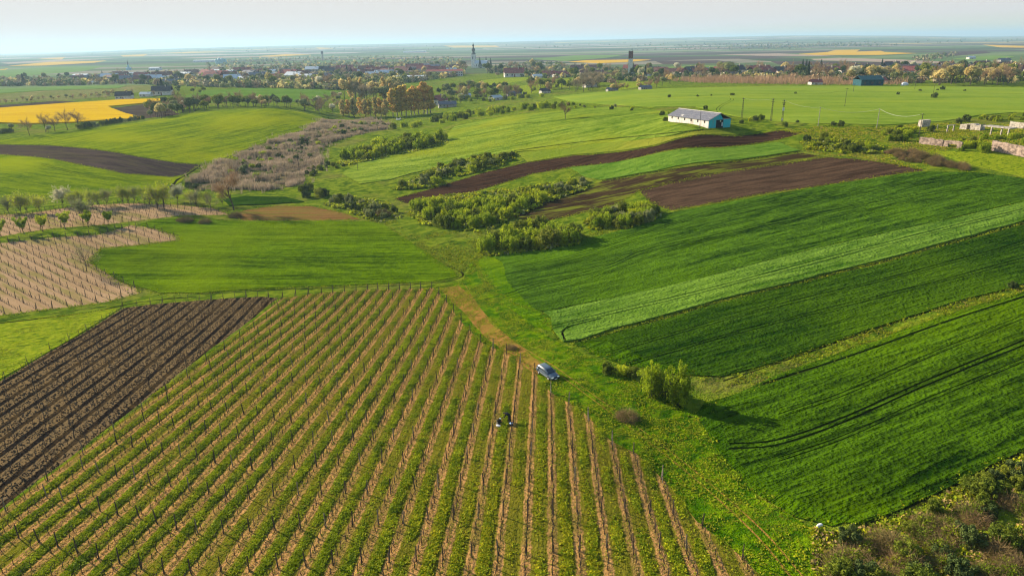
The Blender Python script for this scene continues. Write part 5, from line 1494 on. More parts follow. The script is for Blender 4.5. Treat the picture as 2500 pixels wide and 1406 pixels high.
# long white factory: wall, red roof, two window rows
def hall(name, px, py, rz, L_, Wd, h, rise, wm, rm, label, cat, rows=1, nwin=10):
    e = empty(name, tuple(spot(px, py)), rz); tag(e, label, cat)
    part('wall', gable_walls(L_, Wd, h, rise), wm, e)
    part('roof', gable_roof(L_, Wd, h, rise), rm, e)
    for r_ in range(rows):
        for i in range(nwin):
            x = -L_ / 2 + L_ * (i + .5) / nwin; z = 1.4 + r_ * 3.6
            part('window', [box(x - .9, x + .9, -Wd / 2 - .07, -Wd / 2 + .02, z, z + 1.9)], M_glassd, e)
    return e
sc = scale_at(spot(1086, 186))
hall('factory', 1086, 187, .06, 86 / sc, 16, 8.5, 2.5, M_white, M_rtile, 'long white two storey factory left of the church', 'factory', 2, 16)
hall('factory_wing', 1035, 180, .06, 36 / sc, 22, 9, 6, M_greyw, M_rtile, 'wing with big red roof at the left end of the white factory', 'factory', 1, 5)
hall('workshop', 1000, 196, .02, 80 / scale_at(spot(1000, 196)), 18, 5.5, 1.2, M_metal, M_metal, 'low pale grey workshop in front of the white factory', 'workshop', 1, 9)
hall('warehouse', 2118, 209, .02, 54 / scale_at(spot(2118, 209)), 14, 5.0, 3.0, M_teal, M_teal, 'dark teal sheet metal warehouse at the pasture edge', 'warehouse', 1, 3)
hall('glasshouse', 200, 188, .05, 34 / scale_at(spot(200, 188)), 20, 4, 2, M_metal, M_metal, 'long white hall at the left village edge', 'hall', 1, 6)
hall('long_hall', 500, 152, .02, 50 / scale_at(spot(500, 152)), 30, 7, 2, M_metal, M_metal, 'long white hall far left beside the pale blue silos', 'hall', 1, 6)
hall('long_hall', 1013, 129, .02, 54 / scale_at(spot(1013, 129)), 60, 9, 2, M_metal, M_metal, 'white greenhouse block on the plain left of the church', 'hall', 1, 6)
hall('long_hall', 380, 172, .05, 24 / scale_at(spot(380, 172)), 20, 6, 2, M_metal, M_metal, 'white roofed hall behind the left church tower', 'hall', 1, 6)

# church
def lathe(prof, sides=8, rot=.39):
    P = np.array(prof); th = np.linspace(0, 2 * np.pi, sides, endpoint=False) + rot
    V = np.stack([P[:, None, 0] * np.cos(th), P[:, None, 0] * np.sin(th), np.repeat(P[:, 1][:, None], sides, 1)], -1).reshape(-1, 3)
    F_ = [(i * sides + j, i * sides + (j + 1) % sides, (i + 1) * sides + (j + 1) % sides, (i + 1) * sides + j) for i in range(len(P) - 1) for j in range(sides)]
    return V, np.array(F_)
Pc = spot(1157, 166); sc = scale_at(Pc); u_ = 60 / sc / 52.0      # 52 m design height
e = empty('church', tuple(Pc), R(-22)); e.scale = (u_, u_, u_); tag(e, 'white baroque church with tall onion domed tower', 'church')
M_chw = flat_mat('church_render', (.68, .68, .66), var=.15, scale=.4)
M_copper = flat_mat('dark_copper', (.10, .12, .12), var=.2, scale=.6)
tw = part('tower', [box(-4, 4, -4, 4, -1, 26), box(-4.5, 4.5, -4.5, 4.5, 13, 13.6), box(-4.6, 4.6, -4.6, 4.6, 26, 26.9)], M_chw, e)
part('dome', [lathe([(4.6, 27), (4.4, 28), (3.0, 30), (2.6, 31.5), (2.6, 33), (3.6, 34), (4.0, 35.5), (3.6, 37.5), (2.2, 39), (1.3, 40), (1.3, 43), (1.9, 44), (1.7, 45.5), (.8, 46.8), (.4, 48), (.12, 50.5), (.05, 52)])], M_copper, tw)
for a, b in ((0, -4.06), (0, 4.06)):
    part('belfry_window', [box(-.9, .9, b - .05, b + .05, 17, 22)], M_glassd, tw)
for a in (-4.06, 4.06):
    part('belfry_window', [box(a - .05, a + .05, -.9, .9, 17, 22)], M_glassd, tw)
part('clock_face', [box(-1.1, 1.1, -4.12, -4.04, 23, 25.2)], M_white, tw)
nv, nf, _ = join(gable_walls(28, 13, 9, 6)); nv = nv + np.array([18, 0, 0]); part('nave_wall', [(nv, nf)], M_chw, e)
sv_, sf_, _ = join(gable_roof(28, 13, 9, 6)); part('nave_roof', [(sv_ + np.array([18, 0, 0]), sf_)], M_metal, e)
for i in range(4): part('nave_window', [box(8.5 + i * 6, 10 + i * 6, -6.58, -6.48, 3, 7)], M_glassd, e)

# second, blueish tower far left and another beyond
Pc = spot(315, 172); sc = scale_at(Pc); u_ = 24 / sc / 34
e = empty('chapel', tuple(Pc), .3); e.scale = (u_,) * 3; tag(e, 'small pale blue church tower rising from the trees at left', 'chapel')
t_ = part('tower', [box(-2.6, 2.6, -2.6, 2.6, -1, 18)], M_blue, e)
part('spire', [lathe([(3, 18), (2.2, 20), (1.6, 22), (2.4, 24), (2.2, 26), (.9, 29), (.2, 34)])], M_copper, t_)
part('nave', gable_walls(16, 9, 7, 3), M_blue, e); part('roof', gable_roof(16, 9, 7, 3), M_metal, e)
Pc = spot(788, 146); sc = scale_at(Pc); hh = 19 / sc
e = empty('water_tower', tuple(Pc)); tag(e, 'dark square tower far off above the left village', 'water tower')
part('shaft', [box(-3, 3, -3, 3, -1, hh * .7)], M_greyw, e); part('tank', [box(-4.2, 4.2, -4.2, 4.2, hh * .7, hh)], M_dtile, e)
Pc = spot(540, 156); sc = scale_at(Pc)
for i, x in enumerate((-12, -4, 4, 12)):
    o = mk('silo', [lathe([(5, -1), (5, 14 - abs(x) * .3), (3, 17 - abs(x) * .3), (.2, 18 - abs(x) * .3)], 12)], [M_blue])
    put_mesh('silo', o, Pc + np.array([x * 1.3, 0, 0]), 14 / sc / 18 * 1.0, 'pale blue silo in the cluster of four far left', 'silo', 'pale blue silos', 0)

# water tower
Pc = spot(1538, 188); sc = scale_at(Pc); hh = 58 / sc; w_ = 4.1 / sc
e = empty('water_tower', tuple(Pc), R(-30)); tag(e, 'tall square water tower with brick top and pale concrete shaft', 'water tower')
part('shaft', [box(-w_, w_, -w_, w_, -1, hh * .72)], flat_mat('pale_tower_render', (.62, .62, .60), var=.12, scale=.5), e)
M_brick = flat_mat('dark_brick', (.17, .085, .07), var=.25, scale=1.0)
tk = part('tank', [box(-w_ * 1.03, w_ * 1.03, -w_ * 1.03, w_ * 1.03, hh * .72, hh)], M_brick, e)
part('parapet', [box(-w_ * 1.08, w_ * 1.08, -w_ * 1.08, w_ * 1.08, hh, hh + .5)], M_dtile, tk)
for i, (a, b) in enumerate(((-.7, -.6), (-.2, .3), (.6, .5))):
    part('antenna', [tube([(w_ * a, w_ * b, hh + .4), (w_ * a, w_ * b, hh + 2.2 + i)], .18, .12, 5)], M_dtile, tk)

# ------------------------------------------------------------------ barn
A_, B_, C_b = spot(1729, 313), spot(1631, 298), spot(1788, 306)    # near corner, far end of the long wall, far end of the gable
vx = A_ - B_; vx[2] = 0; Lb = np.linalg.norm(vx); rzb = math.atan2(vx[1], vx[0])
Wb = 11.0
ctr = (A_ + B_) / 2 + np.array([-math.sin(rzb), math.cos(rzb), 0]) * Wb / 2
zb = min(A_[2], B_[2], C_b[2])
e = empty('barn', (ctr[0], ctr[1], zb), rzb); tag(e, 'long white barn with grey roof and turquoise gable end', 'barn')
print('barn length', Lb)
hb, rb = 3.1, 2.3
def stained(name, base, dirt, sheet=0.0):
    t = NT(name)
    c = t.coord(0, (1, 1, .18)); n = t.noise(c, 1.1, 4, .7); n2 = t.noise(t.coord(0), .35, 3, .6)
    f = t.math('MULTIPLY', t.smooth(n, .42, .66), t.smooth(n2, .30, .62))
    col = t.mix(f, base, dirt)
    if sheet:
        sp = t.n('ShaderNodeSeparateXYZ'); t.l(t.coord(0), sp.inputs[0])
        ln = t.math('GREATER_THAN', t.math('FRACT', t.math('DIVIDE', sp.outputs[0], sheet)), .90)
        ln2 = t.math('GREATER_THAN', t.math('FRACT', t.math('DIVIDE', sp.outputs[1], sheet * 1.3)), .90)
        col = t.mix(t.math('MULTIPLY', t.math('MAXIMUM', ln, ln2), .6), col, tuple(v * .35 for v in base))
    t.l(col, t.b.inputs['Base Color']); return t.m
M_barnw = stained('stained_render', (.68, .63, .58), (.40, .34, .28))
M_barnr = stained('weathered_roof_sheets', (.16, .165, .20), (.25, .25, .26), 1.15)
wl = part('wall', gable_walls(Lb, Wb, hb, rb), M_barnw, e)
rf = part('roof', gable_roof(Lb, Wb, hb, rb, .35, .14), M_barnr, e)
part('ridge_cap', [box(-Lb / 2 - .3, Lb / 2 + .3, -.22, .22, hb + rb - .02, hb + rb + .12)], M_white, rf)
part('broken_patch', [(np.array([(-Lb * .22, -4.9, hb + .34), (-Lb * .13, -5.2, hb + .22), (-Lb * .15, -4.2, hb + .66), (-Lb * .20, -4.0, hb + .75), (-Lb * .18, -4.5, hb + .62), (-Lb * .16, -4.7, hb + .5)]), np.array([(0, 1, 5, 4), (4, 5, 2, 3)]))], M_white, rf)
M_turq = stained('turquoise_paint', (.05, .44, .52), (.16, .30, .32))
gx = Lb / 2
part('gable_face', [(np.array([(gx + .03, -Wb / 2 + .02, -.5), (gx + .03, -1.8, -.5), (gx + .03, -1.8, 2.9), (gx + .03, 1.8, 2.9), (gx + .03, 1.8, -.5), (gx + .03, Wb / 2 - .02, -.5), (gx + .03, Wb / 2 - .02, hb - .03), (gx + .03, 0, hb + rb - .26), (gx + .03, -Wb / 2 + .02, hb - .03)]),
     np.array([(0, 1, 2, 8), (2, 3, 7, 8), (3, 4, 5, 6), (3, 6, 7, 7)]))], M_turq, e)
dr = part('doorway', [box(gx + .005, gx + .025, -1.79, 1.79, -.5, 2.89)], M_door, e)
part('hanging_board', [box(gx + .03, gx + .06, .05, .6, 2.1, 2.7)], M_cream, dr)
part('door_leaf', [box(gx + .03, gx + .08, 1.0, 1.5, .4, 1.9)], M_metal, dr)
for i in range(6):
    x = -Lb / 2 + Lb * (i + .55) / 6.2 + .3
    part('window', [box(x - .38, x + .38, -Wb / 2 - .03, -Wb / 2 + .02, 1.75, 2.7)], M_door, e)

# ------------------------------------------------------------------ ruins
def wall_px(name, a, b, h, th, mat, label, tilt=0.0, holes=(), ragged=.25, cat='ruined wall', col=None):
    """a broken wall between two pixels: pieces of uneven height, openings left free"""
    A, B = spot(*a), spot(*b); d = B - A; L_ = np.hypot(d[0], d[1]); rz = math.atan2(d[1], d[0])
    e = empty(name, tuple(A), rz); tag(e, label, cat)
    g = np.random.default_rng(int(a[0])); sh = []; n = max(3, int(L_ / 1.2)); x = 0
    top = h * (1 - ragged * g.uniform(0, 1, n + 1)); zs = d[2] * np.linspace(0, 1, n + 1)
    for i in range(n):
        x0, x1 = L_ * i / n, L_ * (i + 1) / n
        m = (i + .5) / n
        lo = -.6
        for h0, h1, hz_ in holes:
            if h0 < m < h1: lo = hz_
        V = np.array([(x0, 0, zs[i] + lo), (x1, 0, zs[i + 1] + lo), (x1, th, zs[i + 1] + lo), (x0, th, zs[i] + lo), (x0, 0, zs[i] + top[i]), (x1, 0, zs[i + 1] + top[i + 1]), (x1, th, zs[i + 1] + top[i + 1]), (x0, th, zs[i] + top[i])])
        sh.append((V, np.array([(0, 1, 5, 4), (2, 3, 7, 6), (1, 2, 6, 5), (3, 0, 4, 7), (4, 5, 6, 7), (3, 2, 1, 0)])))
    part('masonry', sh, mat, e)
    part('coping', [(np.array([(0, -.06, top[0] + zs[0]), (L_, -.06, top[-1] + zs[-1]), (L_, th + .06, top[-1] + zs[-1] + .02), (0, th + .06, top[0] + .02), (0, -.06, top[0] + .12), (L_, -.06, top[-1] + zs[-1] + .12), (L_, th + .06, top[-1] + zs[-1] + .14), (0, th + .06, top[0] + .14)]),
                      np.array([(0, 1, 5, 4), (2, 3, 7, 6), (1, 2, 6, 5), (3, 0, 4, 7), (4, 5, 6, 7), (3, 2, 1, 0)]))], M_conc, e) if not ragged else None
    return e
wall_px('ruined_wall', (2243, 351), (2300, 358), 2.4, .5, M_concp, 'pinkish concrete retaining wall left of the ruins')
wall_px('ruined_wall', (2302, 358), (2346, 364), 2.4, .5, M_concp, 'pinkish wall with a dark low opening in the middle of the ruins', holes=((.35, .7, 1.1),))
wall_px('ruined_wall', (2418, 368), (2560, 396), 3.2, .6, M_concp, 'long leaning concrete wall at the right frame edge', ragged=.1)
wall_px('ruined_hut_wall', (2342, 316), (2392, 320), 2.3, 2.5, M_conc, 'roofless whitish hut with a dark doorway', holes=((.38, .56, 1.9),), ragged=.3, cat='ruined hut')
wall_px('ruined_wall', (2463, 312), (2498, 315), 2.4, .4, M_conc, 'short pale wall behind the concrete shed roof', ragged=.15)
wall_px('ruined_wall', (2250, 311), (2270, 310), 2.6, 2.0, M_conc, 'square concrete block beside the last pole', ragged=.1)
def frame_px(name, cols, h, label, depth=0, slab=False):
    Ps = [spot(*c) for c in cols]; A = Ps[0]
    e = empty(name, tuple(A), 0); tag(e, label, 'concrete frame')
    for P in Ps:
        p = P - A
        part('column', [box(p[0] - .18, p[0] + .18, p[1] - .18, p[1] + .18, p[2] - .5, h)], M_conc, e)
    p = Ps[-1] - A
    a = math.atan2(p[1], p[0]); L_ = np.hypot(p[0], p[1])
    V, f = box(-.4 - (2.6 if slab else 0), L_ + .4, -.22, .22 + depth, h, h + .32)
    c, s_ = math.cos(a), math.sin(a)
    V = np.column_stack([V[:, 0] * c - V[:, 1] * s_, V[:, 0] * s_ + V[:, 1] * c, V[:, 2]])
    part('roof_slab' if slab else 'beam', [(V, f)], M_conc, e)
    return e
frame_px('concrete_portal', [(2312, 322), (2327, 320)], 2.0, 'pale concrete portal of two columns left of the hut')
frame_px('concrete_portal', [(2418, 330), (2443, 331), (2460, 333)], 2.6, 'flat concrete roof slab on three leaning columns', depth=3.2, slab=True)
for px, py, h, lb in [(2279, 322, 2.0, 'broken concrete post left of a pair'), (2288, 315, 1.5, 'broken concrete post right of a pair')]:
    put_mesh('concrete_post', mk('post', [tube([(0, 0, -.4), (.04, 0, h * .5), (.1, 0, h)], .2, .17, 4)], [M_conc]), spot(px, py), 1, lb, 'post', None, .4)

# ------------------------------------------------------------------ poles and cables
M_pole = flat_mat('dark_pole_wood', (.075, .065, .055), var=.25, scale=3)
M_polel = flat_mat('pale_pole', (.36, .33, .28), var=.2, scale=3)
M_cable = flat_mat('bright_cable', (.55, .56, .52), rough=.4, var=.05)
TOP = {}
def pole(key, px, py, ptop, label, pale=False, arms=1, lattice=False, trafo=False, thick=.13):
    P = spot(px, py); h = (py - ptop) / scale_at(P)
    m = M_polel if pale else M_pole
    e = empty('utility_pole', tuple(P), R(-20)); tag(e, label, 'utility pole')
    if lattice:
        sh = []
        for s_ in (-1, 1): sh.append(tube([(s_ * .32, 0, -.4), (s_ * .22, 0, h * .5), (s_ * .13, 0, h)], .07, .06, 4))
        n = int(h / .8)
        for i in range(n):
            z0, z1 = h * i / n, h * (i + 1) / n; w0 = .32 - .19 * i / n; w1 = .32 - .19 * (i + 1) / n
            sh.append(tube([(-w0, 0, z0), (w1, 0, z1)], .04, .04, 3)); sh.append(tube([(w0, 0, z0), (-w1, 0, z1)], .04, .04, 3))
        part('shaft', sh, m, e)
    else:
        part('shaft', [tube([(0, 0, -.4), (0, 0, h * .5), (0, 0, h)], thick, thick * .75, 7)], m, e)
    for a in range(arms):
        z = h - .35 - a * .9
        ca = part('crossarm', [box(-.8, .8, -.06, .06, z, z + .12)], m, e)
        for x in (-.7, 0, .7): part('insulator', [lathe([(.05, z + .12), (.07, z + .2), (.03, z + .34)], 6)], M_white, ca)
    if trafo:
        part('transformer', [box(-.35, .35, -.5, -.1, h * .52, h * .66)], M_metal, e)
        part('meter_box', [box(-.22, .22, -.4, -.08, .8, 1.6)], M_metal, e)
        part('switch_gear', [box(-.5, .5, -.3, .0, h * .78, h * .82)], m, e)
    TOP[key] = P + np.array([0, 0, h - .1])
    return e
pole('a', 1811, 288, 241, 'dark lattice pole above the barn roof', lattice=True, arms=1)
pole('b', 1882, 297, 243, 'lattice pole left of the transformer pole', lattice=True, arms=2)
pole('c', 1909, 299, 246, 'lattice pole carrying a transformer and boxes', lattice=True, arms=2, trafo=True)
pole('d', 1997, 308, 263, 'thin pale pole left of the sagging cable', pale=True, arms=0)
pole('e', 2140, 314, 267, 'pale pole in the middle of the sagging cable', pale=True, arms=0)
pole('f', 2243, 335, 279, 'dark wooden pole with a crossarm above the pinkish ruined wall', arms=1)
pole('g', 2062, 261, 217, 'thin leaning wooden pole alone in the pasture', arms=1, thick=.10)
pole('h', 2083, 225, 205, 'short dark pole in front of the warehouse', arms=1)
pole('i', 2145, 209, 188, 'thin pole right of the warehouse', arms=0)
pole('j', 2233, 218, 190, 'dark pole at the pasture edge right of the white heap', arms=1)
pole('k', 2278, 231, 200, 'thin pole standing in the large bush heap', arms=0, thick=.10)
pole('l', 1708, 315, 272, 'thin pole at the long wall of the barn', arms=0, thick=.10)
pole('m', 731, 421, 362, 'dark bare pole at the right edge of the reed bed', arms=0, thick=.14)
pole('n', 874, 417, 386, 'short thin pole on the green slope', arms=0, thick=.10)
pole('o', 2198, 205, 186, 'thin pole above the white heap', arms=0, thick=.10)
pole('p', 371, 232, 205, 'pale thin pole in front of the farmhouse', pale=True, arms=0, thick=.12)
def cable(a, b, sag, r, label):
    A, B = TOP[a], TOP[b]; k = np.linspace(0, 1, 17)[:, None]
    P = A + (B - A) * k - np.array([0, 0, 1]) * sag * 4 * k * (1 - k)
    V, f = tube(P - A, r, r, 4)
    f = f[f[:, 2] != f[:, 3]]
    o = mesh_np('power_cable', V, f, M_cable); o.location = A
    tag(o, label, 'cable')
cable('c', 'd', 1.0, .018, 'faint cable between the transformer pole and the thin pale pole')
cable('d', 'e', 1.6, .030, 'bright sagging cable between the two pale poles')
cable('e', 'f', 1.7, .035, 'bright sagging cable from the middle pale pole to the dark wooden pole')
cable('a', 'b', .7, .015, 'faint cable between the two lattice poles')
# white heap by the pasture edge; small white bridge rail in the valley; litter
def lump(name, px, py, w, h, mat, label, cat, seed=1):
    g = np.random.default_rng(seed)
    pr = [(w * .5 * math.cos(a) ** .6, h * math.sin(a)) for a in np.linspace(0, math.pi / 2 * .96, 6)]
    V, f = lathe([(pr[0][0], -.1)] + pr + [(0.01, h)], 10); V[:, :2] *= 1 + g.normal(0, .08, (len(V), 1)); V[:, 1] *= .5
    put_mesh(name, mk(name, [(V, f)], [mat]), spot(px, py), 1, label, cat)
M_wht = flat_mat('white_plastic', (.75, .76, .78), rough=.5, var=.08)
lump('covered_heap', 2208, 209, 9, 2.6, M_wht, 'white plastic covered heap at the pasture edge', 'heap', 2)
lump('plastic_bag', 2001, 1284, .8, .3, M_wht, 'white plastic bag at the corner of the lower wheat', 'bag', 3)
lump('plastic_bag', 2064, 1306, .7, .25, M_wht, 'white plastic scrap in the scrub', 'bag', 4)
lump('plastic_bag', 2218, 1360, .4, .15, M_wht, 'tiny white scrap under the brown tangle', 'bag', 5)
lump('tent', 878, 268, 9, 2.4, M_wht, 'low white roof in the trees of the front poplar row', 'shed', 6)
P = spot(973, 293)
e = empty('footbridge', tuple(P), 0); tag(e, 'small white railing bridge in the valley under the poplars', 'footbridge')
part('deck', [box(-1.6, 1.6, -2.5, 2.5, .3, .5)], M_metal, e)
for x in (-1.5, 1.5):
    part('railing', [box(x - .06, x + .06, -2.5, 2.5, 1.4, 1.52), box(x - .08, x + .08, -2.5, -2.3, .5, 1.4), box(x - .08, x + .08, 2.3, 2.5, .5, 1.4), box(x - .08, x + .08, -.1, .1, .5, 1.4)], M_wht, e)

# ------------------------------------------------------------------ car
def smooth_part(name, V, F_, mat, parent, bevel=.05, seg=3):
    o = mesh_np(name, V, F_, mat, parent, smooth=True)
    b = o.modifiers.new('bevel', 'BEVEL'); b.width = bevel; b.segments = seg; b.limit_method = 'ANGLE'
    return o
def loft(secs):
    """closed body from cross sections (x, half width, z bottom, z top, half width at top)"""
    V, F_ = [], []
    for x, w, z0, z1, wt in secs:
        V += [(x, -w * .92, z0), (x, -w, z0 + (z1 - z0) * .35), (x, -w, z0 + (z1 - z0) * .7), (x, -wt, z1), (x, wt, z1), (x, w, z0 + (z1 - z0) * .7), (x, w, z0 + (z1 - z0) * .35), (x, w * .92, z0)]
    n = len(secs)
    for i in range(n - 1):
        for j in range(8):
            k = (j + 1) % 8
            F_.append((i * 8 + j, i * 8 + k, (i + 1) * 8 + k, (i + 1) * 8 + j))
    F_ += [(0, 1, 2, 7), (2, 5, 6, 7), (2, 3, 4, 5)]
    b = (n - 1) * 8
    F_ += [(b + 7, b + 2, b + 1, b), (b + 7, b + 6, b + 5, b + 2), (b + 5, b + 4, b + 3, b + 2)]
    return np.array(V, float), np.array(F_)
Pf = spot(1337, 917)
e = empty('car', tuple(Pf), R(-58)); tag(e, 'dark blue grey estate car parked on the dirt path beside the vineyard', 'car')
M_carp = flat_mat('car_paint', (.075, .11, .15), rough=.28, spec=.6, var=.05)
M_rub = flat_mat('rubber', (.02, .02, .02), var=.1)
M_trim = flat_mat('pale_trim', (.45, .46, .48), rough=.4, var=.05)
M_lamp = flat_mat('lamp_glass', (.62, .72, .74), rough=.15, spec=.6, var=.02)
M_glass = flat_mat('car_glass', (.03, .04, .05), rough=.08, spec=.9, var=.02)
V, f = loft([(-2.12, .74, .42, .78, .68), (-2.02, .80, .28, .92, .74), (-1.3, .83, .24, .95, .78), (0, .84, .22, .94, .79), (1.0, .83, .24, .92, .77), (1.75, .80, .26, .82, .70), (2.05, .76, .30, .72, .64), (2.14, .70, .38, .60, .60)])
body = smooth_part('body', V, f, M_carp, e)
V, f = loft([(-2.0, .72, .90, 1.12, .64), (-1.72, .74, .90, 1.42, .58), (-1.2, .76, .90, 1.50, .58), (-.1, .76, .90, 1.50, .58), (.35, .76, .90, 1.42, .56), (1.05, .72, .88, .95, .64)])
cab = smooth_part('cabin', V, f, M_carp, e, .04)
def pane(name, pts, mat, par): return mesh_np(name, np.array(pts, float), np.array([tuple(range(len(pts)))]), mat, par)
pane('windshield', [(.40, -.55, 1.415), (.40, .55, 1.415), (1.04, .62, 1.00), (1.04, -.62, 1.00)], M_glass, cab)
pane('rear_window', [(-1.78, -.54, 1.36), (-1.78, .54, 1.36), (-2.03, .60, 1.06), (-2.03, -.60, 1.06)], M_glass, cab)
for s_ in (-1, 1):
    for a, b in ((-1.65, -1.0), (-.92, -.12), (-.04, .62)):
        tb = b if b < .3 else .32
        pane('side_window', [(a, s_ * .785, 1.0), (b, s_ * .785, 1.0), (tb, s_ * .655, 1.38), (a + .06, s_ * .655, 1.38)], M_glass, cab)
    part('door_trim', [box(-1.4, 1.1, s_ * .845 - .012, s_ * .845 + .012, .50, .56)], M_trim, body)
    part('headlight', [box(2.02, 2.16, s_ * .52 - .18, s_ * .52 + .18, .56, .72)], M_lamp, body)
    part('tail_light', [box(-2.13, -2.05, s_ * .64 - .08, s_ * .64 + .08, .6, .88)], M_rtile, body)
    part('wing_mirror', [box(.62, .80, s_ * .90 - .09, s_ * .90 + .09, .98, 1.10)], M_carp, body)
    for x in (-1.28, 1.32):
        V, f = lathe([(.001, -.09), (.29, -.09), (.31, 0), (.29, .09), (.001, .09)], 20)
        V = V[:, [0, 2, 1]] + np.array([x, s_ * .77, .31])
        w = part('wheel', [(V, f)], M_rub, e)
        V, f = lathe([(.001, .0), (.17, .0), (.19, -.02)], 14); V = V[:, [0, 2, 1]] * np.array([1, s_, 1]) + np.array([x, s_ * .865, .31])
        part('hubcap', [(V, f)], M_trim, w)
part('front_bumper', [box(2.08, 2.22, -.72, .72, .34, .50)], M_rub, body); part('rear_bumper', [box(-2.2, -2.08, -.74, .74, .38, .54)], M_rub, body)
part('grille', [box(2.10, 2.165, -.32, .32, .54, .68)], M_rub, body)
part('number_plate', [box(2.215, 2.235, -.26, .26, .36, .47)], M_wht, body)
part('roof_rail', [box(-1.5, .1, -.56, -.52, 1.51, 1.55), box(-1.5, .1, .52, .56, 1.51, 1.55)], M_rub, cab)

# ------------------------------------------------------------------ the worker, the tiller, the bucket and the sack
def skin(name, verts, edges, radii, mat, parent, sub=2, root=0):
    me = bpy.data.meshes.new(name); me.from_pydata(verts, edges, []); me.materials.append(mat)
    o = bpy.data.objects.new(name, me); COL.objects.link(o)
    if parent: o.parent = parent
    s_ = o.modifiers.new('skin', 'SKIN'); s_.use_smooth_shade = True
    for v, r_ in zip(me.skin_vertices[0].data, radii): v.radius = (r_, r_) if not isinstance(r_, tuple) else r_
    me.skin_vertices[0].data[root].use_root = True
    m = o.modifiers.new('sub', 'SUBSURF'); m.levels = sub; m.render_levels = sub
    return o
M_cloth = flat_mat('black_clothes', (.018, .018, .022), var=.2, scale=6)
M_skin = flat_mat('skin', (.42, .25, .18), var=.05, scale=6)
M_hair = flat_mat('dark_hair', (.03, .022, .018), var=.1)
M_red = flat_mat('red_metal', (.30, .06, .05), rough=.5)
Pp = spot(1244, 1031)
e = empty('person', tuple(Pp), math.pi - .35); e.scale = (1.08,) * 3; tag(e, 'person in black clothes bending forward over a garden tiller between vine rows', 'person')
# facing +x, bent at the hips; pelvis, spine, neck, head; arms reaching down forward; legs straight
bv = [(0, 0, .92), (.16, 0, 1.10), (.34, 0, 1.20), (.46, 0, 1.22), (.56, 0, 1.22), (.66, 0, 1.20),                 # 0-5 pelvis..head
      (.40, .19, 1.18), (.48, .23, .92), (.62, .22, .72), (.66, .21, .66),                                            # 6-9 left arm
      (.40, -.19, 1.18), (.48, -.23, .92), (.62, -.22, .72), (.66, -.21, .66),                                        # 10-13 right arm
      (-.02, .11, .86), (.04, .14, .48), (-.03, .16, .09), (.14, .17, .04),                                           # 14-17 left leg
      (-.02, -.11, .86), (-.02, -.15, .47), (-.12, -.17, .09), (.05, -.18, .04)]                                      # 18-21 right leg
be = [(0, 1), (1, 2), (2, 3), (3, 4), (4, 5), (2, 6), (6, 7), (7, 8), (8, 9), (2, 10), (10, 11), (11, 12), (12, 13), (0, 14), (14, 15), (15, 16), (16, 17), (0, 18), (18, 19), (19, 20), (20, 21)]
br = [.19, .18, .20, .085, .09, .10, .10, .075, .055, .04, .10, .075, .055, .04, .145, .105, .08, .06, .145, .105, .08, .06]
pb = skin('body', bv, be, br, M_cloth, e)
hd = mesh_np('head', *lathe([(.02, -.12), (.07, -.09), (.092, -.02), (.095, .04), (.07, .10), (.01, .125)], 12), M_skin, e, smooth=True)
hd.location = (.68, 0, 1.18); hd.rotation_euler = (0, R(115), 0)
hr = mesh_np('hair', *lathe([(.10, -.02), (.105, .04), (.08, .11), (.01, .14)], 12), M_hair, hd, smooth=True); hr.location = (-.02, 0, .01)
for y in (-.035, .035): part('eye', [box(.088, .096, y - .012, y + .012, -.01, .008)], M_white, hd)
part('nose', [tube([(.085, 0, .0), (.12, 0, -.035)], .012, .018, 5)], M_skin, hd); part('mouth', [box(.078, .088, -.025, .025, -.075, -.065)], M_red, hd)
for s_ in (-1, 1):
    hx, hy, hz_ = .69, s_ * .21, .62
    hv = [(hx - .03, hy, hz_ + .04), (hx, hy, hz_), (hx + .03, hy, hz_ - .04)]; ed = [(0, 1), (1, 2)]; rr = [.03, .038, .032]
    for k_ in range(4):
        y = hy + (k_ - 1.5) * .02; L_ = (.055, .065, .062, .048)[k_]; i0 = len(hv)
        hv += [(hx + .045, y, hz_ - .06), (hx + .055, y, hz_ - .06 - L_ * .6), (hx + .03, y, hz_ - .06 - L_)]; ed += [(2, i0), (i0, i0 + 1), (i0 + 1, i0 + 2)]; rr += [.009, .0085, .008]
    i0 = len(hv); hv += [(hx + .02, hy - s_ * .04, hz_ - .02), (hx + .04, hy - s_ * .05, hz_ - .06)]; ed += [(1, i0), (i0, i0 + 1)]; rr += [.010, .009]
    skin('hand', hv, ed, rr, M_skin, e, 1)
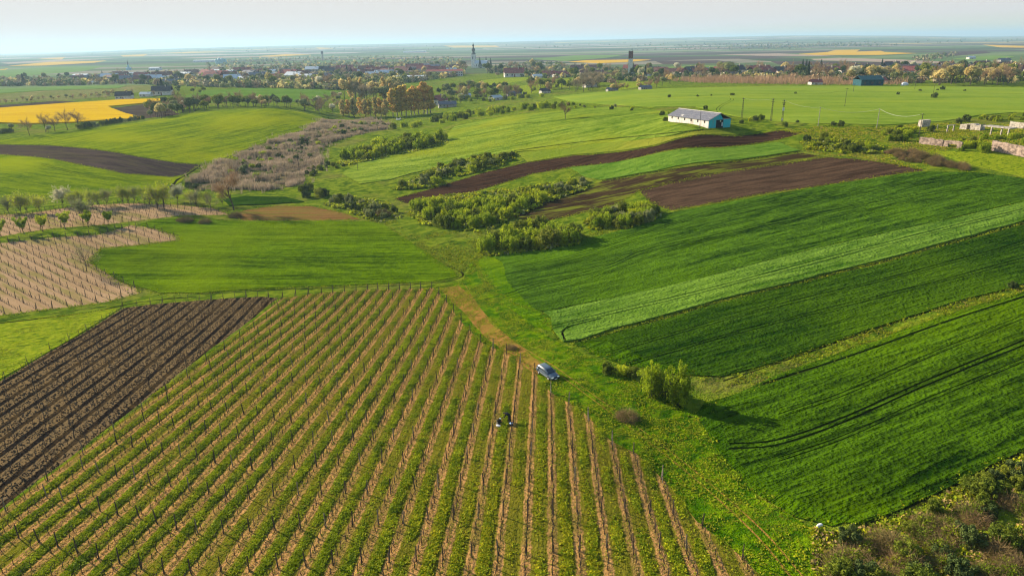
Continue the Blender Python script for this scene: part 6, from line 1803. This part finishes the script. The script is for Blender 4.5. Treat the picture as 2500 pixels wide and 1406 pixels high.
# tiller
Pt = spot(1222, 1035)
e = empty('garden_tiller', tuple(Pt), math.pi - .35); tag(e, 'small motor tiller with dark engine held by the bending person', 'garden tiller')
eng = part('engine', [box(-.05, .40, -.20, .20, .32, .62), box(.0, .3, -.12, .12, .62, .74)], M_rub, e, .03)
part('fuel_tank', [box(-.02, .22, -.26, -.10, .60, .76)], M_wht, eng, .03)
part('exhaust', [tube([(.40, .1, .5), (.5, .12, .5), (.52, .12, .62)], .04, .04, 8)], M_trim, eng)
for s_ in (-1, 1):
    part('handle', [tube([(0, s_ * .12, .45), (-.25, s_ * .18, .62), (-.40, s_ * .22, .62)], .018, .018, 6)], M_red, e)
    V, f = lathe([(.001, -.06), (.20, -.06), (.21, 0), (.20, .06), (.001, .06)], 16); part('wheel', [(V[:, [0, 2, 1]] + np.array([.12, s_ * .26, .2]), f)], M_rub, e)
part('tines', [tube([(.42, -.25, .14), (.42, .25, .14)], .03, .03, 6)] + [box(.40 + .02 * k, .44 + .02 * k, y, y + .015, -.02, .32) for k, y in enumerate((-.22, -.1, .08, .2))], M_trim, e)
Pt = spot(1216, 1040)
V, f = lathe([(.30, 0), (.36, .12), (.33, .3), (.18, .42), (.05, .46)], 10); V *= np.array([1.7, .9, .85]); V[:, 0] += .1 * np.sin(V[:, 2] * 9)
put_mesh('sack', mk('sack', [(V, f)], [M_wht]), Pt, .6, 'white plastic sack lying beside the tiller', 'sack', None, -.5)
e = empty('bucket', tuple(spot(1248, 1038)), 0); tag(e, 'dark bucket with a pale blue filling right of the bending person', 'bucket')
part('tub', [lathe([(.001, 0), (.22, 0), (.30, .34), (.32, .36), (.27, .33), (.001, .30)], 16)], flat_mat('dark_plastic', (.02, .03, .04)), e)
part('filling', [lathe([(.25, .32), (.15, .37), (.001, .38)], 14)], flat_mat('pale_blue_plastic', (.35, .5, .75)), e)
# ------------------------------------------------------------------ haze
hz = NT('haze_air')
hz.t.nodes.remove(hz.b)
pv = hz.n('ShaderNodeVolumePrincipled')
pv.inputs['Color'].default_value = (.50, .77, 1.0, 1)
pv.inputs['Density'].default_value = 0.000085
pv.inputs['Anisotropy'].default_value = 0.2
hz.l(pv.outputs[0], hz.out.inputs['Volume'])
x0, x1, y0, y1, z0, z1 = -28000, 28000, -28000, 28000, -60, 170
hv = [(x, y, z) for x in (x0, x1) for y in (y0, y1) for z in (z0, z1)]
hf = [(0, 1, 3, 2), (4, 6, 7, 5), (0, 4, 5, 1), (2, 3, 7, 6), (0, 2, 6, 4), (1, 5, 7, 3)]
tag(mesh_np('haze', hv, hf, hz.m), kind='stuff')
